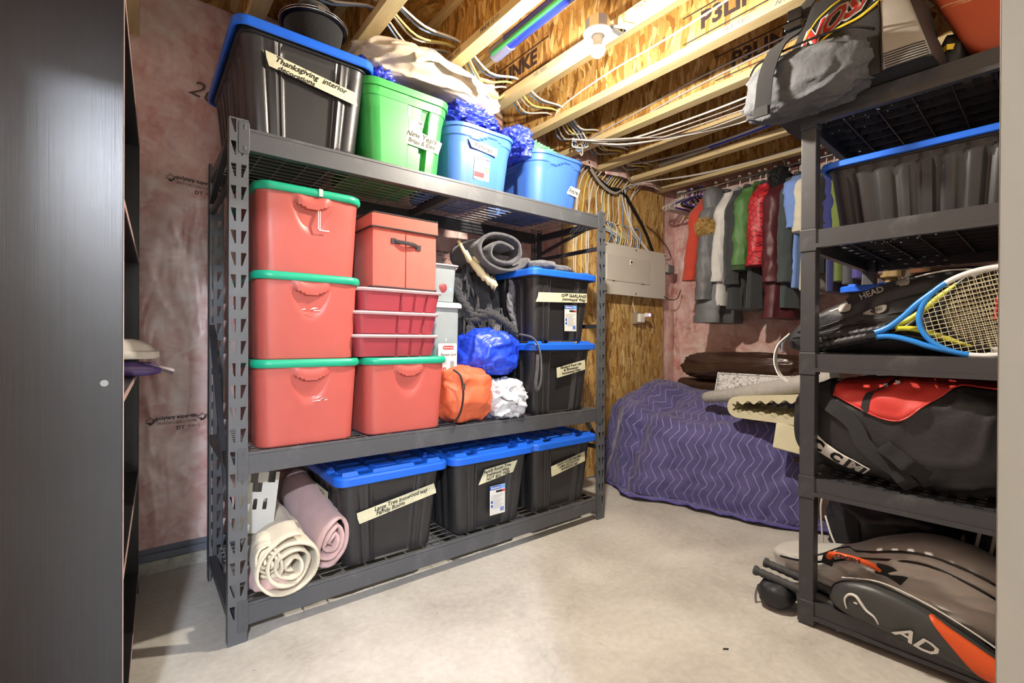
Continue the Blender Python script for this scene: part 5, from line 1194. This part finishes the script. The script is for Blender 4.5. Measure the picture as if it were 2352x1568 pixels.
def garment(label, cat, name, mat, y, zb, zs, lean=0.0, th=.040, wx=.215, top=2.235, puff=0, sleeve_m=None, sl_r=.055, fold=.18, group=None, tilt=0, sx0=0.0, cuff=None, hood=None, collar=True):
    t = thing(name, label, cat, (RXx, y, RZ), 0, group); o = RZ
    hanger_ = MB().tube(spline([(-.018, 0, .012), (-.014, 0, .021), (0, 0, .0265), (.016, 0, .020), (.018, 0, .004), (.004, 0, -.03), (0, 0, -.085)], 5), .0042, 6).build('hanger_hook', hw_, t, smooth=True)
    seed = y*7; rings = []; H = top-zb; N = 40
    for i in range(N+1):
        f = i/N; z = top-H*f-o
        w = wx*(.32+.68*sm(f*H, -.01, .13))*(1+.10*f); ty = th*(.55+.45*sm(f*H, 0, .22))*(1+.25*f)
        if puff: ty *= 1+puff*abs(sin(f*H/.105*pi))**.6-puff*.5; w *= 1+puff*.10*abs(sin(f*H/.105*pi))
        rings.append(superring(sx0, lean*f, z, w, ty, 48, 2.6, fold*1.5*f**.5, seed+f*1.5, seed))
    MB().loft(rings).build('body', mat, t, smooth=True, ang=70)
    if zs:
        S_ = []; L = 2.16-zs; M_ = 44
        for i in range(M_+1):
            f = i/M_; z = 2.165-L*f-o; x = -wx*.86-.075*sm(f, 0, .25)+.030*f+tilt*f; r = sl_r*(.75+.35*sm(f, 0, .2)-.12*f)
            if puff: r *= 1+puff*.7*abs(sin(f*L/.095*pi))**.6-puff*.3
            S_.append([(x+r*.95*cos(a)*(1+.10*fbm((seed, f*5, cos(a)))+wrk(seed, f, a)), lean*f*1.15-.012+r*.85*sin(a)*(1+.12*fbm((seed+4, f*6, sin(a)))+wrk(seed, f, a)), z+r*.3*cos(a)*(1-sm(f, 0, .2))) for a in [2*pi*k/32 for k in range(32)]])
        MB().loft(S_).build('sleeve', sleeve_m or mat, t, smooth=True, ang=70)
        if cuff: MB().loft([[(p[0]*1.0, p[1], p[2]-.004) for p in S_[-1]], [(p[0], p[1], p[2]-.035) for p in S_[-1]]]).build('cuff', cuff, t, smooth=True, ang=70)
    return t
def fur(par, c, r, n, L, mat, seed=0):
    rnd = random.Random(seed); b = MB()
    for k in range(n):
        d = Vector((rnd.gauss(0, 1), rnd.gauss(0, 1), rnd.gauss(0, 1))).normalized(); p = Vector(c)+Vector((d.x*r[0], d.y*r[1], d.z*r[2])); q = p+(d+Vector((0, 0, -.55))+Vector((rnd.gauss(0, .25), rnd.gauss(0, .25), rnd.gauss(0, .25)))).normalized()*L*rnd.uniform(.7, 1.2)
        s_ = d.orthogonal().normalized()*.0024; s2 = d.cross(s_); b.add([p+s_, p-s_*.5+s2*.8, p-s_*.5-s2*.8, q], [(0, 1, 3), (1, 2, 3), (2, 0, 3)])
    o = b.build('fur_strands', mat, par); o['kind'] = 'stuff'; return o
wool = lambda n, c, r=.9: pm(n, c, r, var=.10, vs=12, bump=.35, bs=160, sheen=.25)
rust = wool('rust_fleece', 'b23c28'); greycoat = pm('grey_puffer', '66686c', .55, var=.1, vs=8, bump=.2, bs=40); white_j = wool('pale_grey_shell', 'c3c2c0', .7); blk_j = wool('black_shell', '2c3033', .8); green_j = pm('green_shell', '4d7741', .6, var=.08, vs=8, bump=.2, bs=40)
t = NT('red_quilt'); br = t.n('ShaderNodeTexBrick'); br.inputs['Scale'].default_value = 14; br.inputs['Color1'].default_value = (*lin('c02f38'), 1); br.inputs['Color2'].default_value = (*lin('b32831'), 1); br.inputs['Mortar'].default_value = (*lin('5d1218'), 1); br.inputs['Mortar Size'].default_value = .035; br.inputs['Row Height'].default_value = .5
sw = t.n('ShaderNodeSeparateXYZ'); t.l(t.coord(), sw.inputs[0]); cmb = t.n('ShaderNodeCombineXYZ'); t.l(t.math('ADD', sw.outputs[0], sw.outputs[1]), cmb.inputs[0]); t.l(sw.outputs[2], cmb.inputs[1]); mp = t.mapping((1, 1, 1), (0, 0, .7), cmb.outputs[0]); t.l(mp, br.inputs['Vector']); t.col(br.outputs['Color']); t.set(Roughness=.5); t.bump(br.outputs['Fac'], -.5, .006); redq = t.m
maroon = pm('maroon_puffer', '4b1d24', .5, var=.1, vs=8, bump=.2, bs=40); dgreen = wool('dark_slate_wool', '3b4446'); lblue = wool('pale_blue_cotton', '6c8ccc', .8); creamc = wool('cream_cotton', 'c9c5b0', .85); blackt = wool('black_cotton', '1f2022', .85); navyp = wool('navy_print', '2d3470', .85); olive = wool('olive_check', '6d7f3f', .85); greyc = wool('grey_cotton', '5b5d64', .85); violetc = wool('violet_cotton', '5a55a8', .85); tanc = wool('tan_cotton', 'b39b6c', .85); brownc = wool('brown_knit', '7a5236', .9); mauve = wool('mauve_cotton', '8f7a80', .85); ltgrey = wool('light_grey_cotton', 'a9a9a8', .85)
furm = pm('tan_fur', 'b99a5c', .9, var=.35, vs=60); bfur = pm('black_fur', '18181a', .9, var=.3, vs=60)
garment('rust red fleece coat, first garment after the empty hangers', 'coat', 'fleece_coat', rust, 1.955, 1.60, 1.53, lean=.085, th=.035, sl_r=.062)
gc_ = garment('long grey puffer coat with a tan fur hood', 'coat', 'puffer_coat', greycoat, 1.865, 1.205, 1.37, lean=.05, th=.085, wx=.24, puff=.16, sl_r=.068)
blob('hood', greycoat, gc_, (-.20, -.01, -.21), (.12, .062, .13), (30, 22), 2.4, .1, 3, 201); blob('hood_trim', furm, gc_, (-.300, .0, -.395), (.078, .058, .058), (24, 16), 2.2, .15, 4, 202); fur(gc_, (-.300, .0, -.395), (.076, .058, .058), 3000, .030, furm, 3)
garment('pale grey shell jacket beside the fur hooded coat', 'jacket', 'shell_jacket', white_j, 1.765, 1.33, 1.50, lean=.06, th=.032, sl_r=.058)
garment('plain black jacket between the pale grey and green ones', 'jacket', 'shell_jacket', blk_j, 1.69, 1.30, 1.47, lean=.03, th=.040, sl_r=.060)
garment('green jacket with a gathered hem', 'jacket', 'green_jacket', green_j, 1.615, 1.58, 1.60, lean=.045, th=.048, sl_r=.066, cuff=pm('dark_green_rib', '33492c', .9, var=.1))
garment('black trousers hanging below the green jacket', 'trousers', 'trousers', blk_j, 1.575, 1.30, None, lean=.02, th=.035, wx=.19)
garment('red diamond quilted jacket', 'jacket', 'quilted_jacket', redq, 1.505, 1.60, 1.585, lean=.035, th=.045, sl_r=.075)
mc = garment('long maroon puffer coat with a black fur hood', 'coat', 'puffer_coat', maroon, 1.415, 1.225, 1.46, lean=.02, th=.070, wx=.235, puff=.15, sl_r=.062)
blob('hood_trim', bfur, mc, (-.16, -.01, -.15), (.12, .055, .10), (24, 16), 2.2, .15, 4, 203); fur(mc, (-.16, -.01, -.15), (.120, .056, .100), 1500, .022, bfur, 5)
garment('slate wool coat with buttoned cuffs', 'coat', 'wool_coat', dgreen, 1.345, 1.29, 1.455, lean=.02, th=.036, sl_r=.058)
garment('pale blue short sleeved shirt', 'shirt', 'shirt', lblue, 1.285, 1.42, 1.80, lean=.015, th=.026, sl_r=.075)
garment('cream shirt next to the pale blue one', 'shirt', 'shirt', creamc, 1.235, 1.40, 1.77, lean=.015, th=.026, sl_r=.072)
garment('second cream shirt, farther from the pale blue one', 'shirt', 'shirt', creamc, 1.185, 1.42, 1.78, lean=.01, th=.026, sl_r=.068)
garment('black t-shirt just left of the plastic shelf post', 'shirt', 'shirt', blackt, 1.14, 1.50, 1.72, lean=.01, th=.030, sl_r=.070)
garment('navy patterned shirt partly behind the shelf post', 'shirt', 'shirt', navyp, 1.095, 1.38, 1.75, th=.024, sl_r=.06)
for y, m, l, zb, zs in ((1.05, olive, 'olive checked shirt seen through the shelf', 1.44, 1.74), (1.0, greyc, 'charcoal shirt seen through the shelf', 1.42, 1.62), (.95, violetc, 'violet shirt seen through the shelf', 1.45, 1.78), (.90, ltgrey, 'light grey shirt seen behind the plastic shelf', 1.36, 1.50), (.845, mauve, 'mauve shirt seen behind the plastic shelf', 1.38, 1.45), (.79, tanc, 'tan shirt seen behind the plastic shelf', 1.36, 1.43), (.73, creamc, 'cream patterned shirt deep behind the plastic shelf', 1.40, 1.50), (.66, brownc, 'brown knitted jumper behind the plastic shelf', 1.38, 1.44)):
    garment(l, 'shirt', 'shirt', m, y, zb, zs, th=.026, sl_r=.058)

# ------------------------------------------------------------------ sofa under a moving blanket
leather = pm('brown_leather', '3f2d24', .28, var=.2, vs=7, bump=.35, bs=18, spec=.55)
sf = thing('sofa', 'dark brown leather sofa against the end wall', 'sofa', (3.35, 1.3, 0), 0)
MB().box(-.36, -.85, .05, .50, .80, .40).build('base', leather, sf, bevel=.03); MB().box(.22, -.85, .30, .52, .98, .76).build('back', leather, sf, bevel=.05, seg=4)
MB().box(-.34, .76, .05, .45, .98, .54).build('arm', leather, sf, bevel=.06, seg=4); MB().box(-.34, -1.05, .05, .45, -.86, .54).build('arm', leather, sf, bevel=.06, seg=4)
for y0, y1 in ((-.05, .92), (-.98, -.07)):
    blob('back_cushion', leather, sf, (.28, (y0+y1)/2, .865), (.15, (y1-y0)/2, .115), (120, 60), 3.0, .05, 3, 301, crease=.05, cs=2.4, fold=lambda d, th, ph: .05*max(0, 1-abs(sin(d.y*9+.6))*3)*max(0, -d.z+.2)*max(0, -d.x))
for sx in (-.32, .45):
    for sy in (-1.0, .93): MB().box(sx-.03, sy-.03, 0, sx+.03, sy+.03, .06).build('foot', shiny, sf)
t = NT('quilted_blanket'); uvn = t.n('ShaderNodeUVMap'); uvn.uv_map = 'cloth'; sp3 = t.n('ShaderNodeSeparateXYZ'); t.l(uvn.outputs[0], sp3.inputs[0])
tri = t.math('PINGPONG', sp3.outputs[0], .085); f = t.math('ADD', sp3.outputs[1], t.math('MULTIPLY', tri, .55)); fr = t.math('FRACT', t.math('DIVIDE', f, .050)); dd = t.math('ABSOLUTE', t.math('SUBTRACT', fr, .5))
line = t.math('GREATER_THAN', dd, .462); nz = t.noise(7, 4, .6)
t.col(t.mix(line, t.ramp(nz, [(.3, lin('434070')), (.7, lin('595588'))]), lin('958ec2'))); t.set(Roughness=.8); t.b.inputs['Sheen Weight'].default_value = .3
t.bump(t.math('POWER', t.math('MULTIPLY', dd, 2.0), 3.0), -.7, .008); quilt = t.m
bl = thing('moving_blanket', 'purple quilted moving blanket draped over the sofa to the floor', 'blanket', (3.0, 1.6, 0), 0)
AX, SIDE, BY = .58, .50, 1.55
def drop(d, R, fl):
    q = R*pi/2
    if d <= 0: return 0, 0
    if d < q: return R*sin(d/R), R*(1-cos(d/R))
    return R+(d-q)*fl, R+(d-q)*math.sqrt(1-fl*fl)
def xfront(y): return 2.895+(.16*((y-1.95)/.40)**2 if y > 1.95 else .30*(1.95-y))
def blk_pt(u, v):
    a = u*(AX+.72); b_ = v*(SIDE+BY); df, ds = max(0, a-AX), max(0, SIDE-b_)
    y = 2.335-max(0, b_-SIDE); xf = xfront(y); x = 3.46-(3.46-xf)*min(1, a/AX)
    armz = .085*sm(y, 2.02, 2.20); seat = .515+.16*sm(x, 2.95, 3.40); zt = seat+armz*(1-.4*sm(x, 3.1, 3.4))
    zt += .022*fbm((a*4, b_*4, 2))
    hx, vz1 = drop(df, .11, .20+.10*fbm((b_*2.2, 4, 1))); hy, vz2 = drop(ds, .10, .08)
    vz = max(vz1, vz2) if min(df, ds) == 0 else math.sqrt(vz1*vz1+vz2*vz2)*1.0
    fold_ = .024*sin(b_*9+1.5*fbm((b_*2, a*2, 7)))*sm(df, .08, .5)+.055*math.exp(-((b_-.66+.25*df)/.07)**2)*sm(df, -.1, .25)-.055*math.exp(-((b_-.82+.22*df)/.07)**2)*sm(df, -.1, .15)
    z = zt-vz; X = x-hx-fold_; Y = y+hy
    if z < .012:
        ex = .012-z; X -= ex*.35*(df > ds); z = .012+.010*abs(sin(b_*23+a*7))*min(1, ex*8)
    wr = .012*fbm((a*9, b_*13, 5))+.012*(ridge((a*1.1, b_*1.6, 2), 3.2, 5, 2.5)-.25)+.006*ridge((a*.6, b_*2, 4), 9, 7, 2)
    return (X-3.0-wr, min(Y, 2.47)-1.6, z+wr*.8)
NU, NV = 100, 130
b = MB().grid(NU, NV, blk_pt); b.uv = [(i/(NU-1)*(AX+.72), j/(NV-1)*(SIDE+BY)) for i in range(NU) for j in range(NV)]
b.build('quilt', quilt, bl, smooth=True, ang=180, solid=-.008)
MB().tube([Vector(blk_pt(1, v))+Vector((-.004, 0, .004)) for v in [i/160 for i in range(30, 161)]], .007, 6).build('binding', pm('blanket_binding', '5b53a0', .7, var=.05), bl, smooth=True)
gr = thing('rolled_felt', 'rolled grey felt lying across the blanket', 'felt roll', (2.98, 1.4, .70), 0)
MB().tube(spline([(.10, .34, -.035), (.07, .28, -.015), (.0, .05, .030), (-.05, -.25, .105), (-.08, -.50, .170)], 8), [.004+.030*sm(i/32, 0, .2)+.022*i/32 for i in range(33)], 14).build('roll', pm('grey_felt', 'a3a09b', .95, var=.12, vs=30, bump=.4, bs=120), gr, smooth=True)
t = NT('printed_rug'); v1 = t.n('ShaderNodeTexVoronoi'); v1.inputs['Scale'].default_value = 70; t.l(t.coord(), v1.inputs['Vector']); n1 = t.noise(45, 5, .7)
t.col(t.ramp(t.math('ADD', n1, t.math('MULTIPLY', v1.outputs['Distance'], .25)), [(.50, lin('7d7f84')), (.58, lin('c9c8c6')), (.7, lin('dddcda'))])); t.set(Roughness=.8)
pb = thing('printed_mat', 'grey and white printed mat propped against the sofa cushion', 'mat', (3.345, 1.45, .735), 0); pb.rotation_euler = (0, radians(20), radians(2))
MB().box(-.006, -.40, -.055, .006, .345, .105).build('mat', t.m, pb, bevel=.002); MB().box(-.0075, -.39, -.045, -.006, .335, -.040).box(-.0075, -.39, .090, -.006, .335, .095).box(-.0075, .330, -.045, -.006, .335, .095).build('border', greyink, pb)
foam = pm('egg_foam', 'c6c0a2', .9, var=.06, vs=12, bump=.15, bs=120)
ef = thing('foam_topper', 'cream egg-crate foam topper folded over on the blanket', 'foam', (2.86, 1.20, .60), 0)
def foam_fold():
    b = MB(); N = 90; L = .40; out = []; inn = []
    for k in range(N+1):
        f = k/N; s_ = f*(2*L+.20)
        if s_ < L: o_ = (-L+s_, 0); n_ = (0, 1)
        elif s_ < L+.20: a = (s_-L)/.20*pi; o_ = (.064*sin(a), .064*(1-cos(a))+.0); n_ = (-sin(a), cos(a))
        else: o_ = (-(s_-L-.20), .128+.05*((s_-L-.20)/L)); n_ = (0, -1)
        th = .034+.010*sin(s_*2*pi/.068); out.append(o_); inn.append((o_[0]+n_[0]*th, o_[1]+n_[1]*th))
    M_ = 14; D = .42
    def fo(u, v):
        k = min(N, int(round(u*N))); return (v*D, out[k][0]+.20, out[k][1]+.01*v)
    def fi(u, v):
        k = min(N, int(round(u*N))); ph = cos(v*D*2*pi/.068); ox, iz = out[k], inn[k]; w = 1+.10*ph; return (v*D, ox[0]+(iz[0]-ox[0])*w+.20, ox[1]+(iz[1]-ox[1])*w+.01*v)
    n0 = N+1
    b.grid(n0, 40, fo); b.grid(n0, 40, fi)
    o2 = n0*40
    for k in range(N):
        b.f.append((k*40, (k+1)*40, o2+(k+1)*40, o2+k*40)); b.mi.append(0); b.f.append((k*40+39, o2+k*40+39, o2+(k+1)*40+39, (k+1)*40+39)); b.mi.append(0)
    return b
foam_fold().build('folded_foam', foam, ef, smooth=True, ang=50)
MB().grid(20, 12, lambda u, v: (.02+.05*v-.05*sin(u*pi*.5), -.02-.20*v, -.01-.16*sin(u*pi/2)*(.8+.2*v))).build('foam_flap', foam, ef, smooth=True, ang=180, solid=.035)

# ------------------------------------------------------------------ bookcase at the left
t = NT('dark_woodgrain'); g1_ = t.noise(1, 5, .7, vec=t.mapping((90, 90, 1.6))); g2_ = t.noise(2.5, 3, .5)
t.col(t.mix(.5, t.ramp(g1_, [(.3, lin('131416')), (.7, lin('212226'))]), t.ramp(g2_, [(.3, lin('151517')), (.7, lin('202126'))])))
t.set(Roughness=.34); t.b.inputs['Specular IOR Level'].default_value = .6; t.bump(g1_, .18, .002); bkm = t.m
edge = pm('edge_banding', 'b79d96', .5, var=.05)
bc = thing('bookcase', 'tall dark wood-grain bookcase at the left edge, seen end on', 'bookcase', (-.022, 1.42, 0), radians(-1.7)); BW, BD, BHt = 1.11, .30, 1.88; th_ = .018
for y, nm in ((0, 'side_panel'), (BW-th_, 'side_panel')):
    s_ = MB().box(-BD, y, 0, -.0012, y+th_, BHt).build(nm, bkm, bc, bevel=.0012); MB().box(-.0012, y+.001, 0, 0, y+th_-.001, BHt).build('edge_strip', edge if y == 0 else bkm, s_)
for z in (.07, .495, .914, 1.375, BHt-th_):
    s_ = MB().box(-BD+.006, th_, z, -.0012, BW-th_, z+th_).build('shelf_board', bkm, bc, bevel=.0012); MB().box(-.0012, th_, z+.001, 0, BW-th_, z+th_-.001).build('edge_strip', edge, s_)
MB().box(-BD, th_, .0, -BD+.006, BW-th_, BHt).build('back_panel', bkm, bc); MB().box(-.03, th_, 0, -.012, BW-th_, .07).build('plinth', bkm, bc)
MB().tube([(-.034, -.0015, .962), (-.034, .0, .962)], .0075, 12).tube([(-.034, -.0025, .962), (-.034, 0, .962)], .0035, 8).build('cam_screw', pewter, bc)
wht = pm('white_leather', 'dcdad4', .45, var=.04); 
she = thing('white_shoe', 'white shoe sticking out of the bookcase shelf', 'shoe', (-.02, 2.05, .995), radians(10))
MB().loft([[(x*1.0, y, z) for x, y in rrect(w, d, .03, 6)] for w, d, z in ((.15, .08, .0), (.165, .088, .006), (.165, .088, .024), (.15, .08, .028))]).build('sole', wht, she, smooth=True, ang=50); MB().loft([[(x, y, z) for x, y in rrect(w, d, .028, 6, cx, 0)] for w, d, z, cx in ((.150, .078, .027, 0), (.140, .072, .045, -.006), (.11, .06, .062, -.02), (.08, .045, .068, -.03))]).build('upper', wht, she, smooth=True, ang=60)
prp = thing('purple_parcel', 'purple parcel wrapped in clear plastic under the white shoe', 'parcel', (-.055, 2.05, .933), radians(6))
MB().tube([(-.10, 0, .028), (.04, 0, .028), (.10, 0, .026), (.125, 0, .022)], [.028, .028, .024, .012], 16, flat=.95).build('parcel', pm('purple_film', '5a4686', .22, var=.25, vs=20, spec=.7), prp, smooth=True)
MB().grid(10, 10, lambda u, v: (.07+.09*u, -.035+.07*v, .05-.035*u+.012*sin(v*7)*u)).build('film_end', pm('clear_film', 'cbbfc6', .2, var=.1, trans=.4), prp, smooth=True, ang=180, solid=.001)

# ------------------------------------------------------------------ crumbs on the floor
deb = pm('leaf_crumb', '332b24', .8, var=.2)
for i, (x, y, s_, l) in enumerate(((1.60, .82, .012, 'dry leaf crumb on the bare floor near the plastic shelf'), (.30, 1.70, .007, 'dark splinter on the floor near the rack foot'), (.55, 1.62, .006, 'dark splinter on the floor below the rolled towels'), (.92, 1.62, .006, 'dark splinter on the floor below the first black tote'), (.22, 1.45, .006, 'dark splinter on the floor at the lower left'), (1.22, 1.05, .005, 'tiny crumb in the middle of the floor'))):
    o = thing('floor_crumb', l, 'debris', (x, y, 0), random.uniform(0, 6))
    MB().tube([(-s_, 0, .002), (-s_*.3, s_*.3, .003), (s_*.5, s_*.1, .0025), (s_, s_*.5, .002)], [s_*.06, s_*(.35 if i == 0 else .1), s_*(.3 if i == 0 else .1), s_*.05], 6, flat=.4).build('crumb', deb, o)
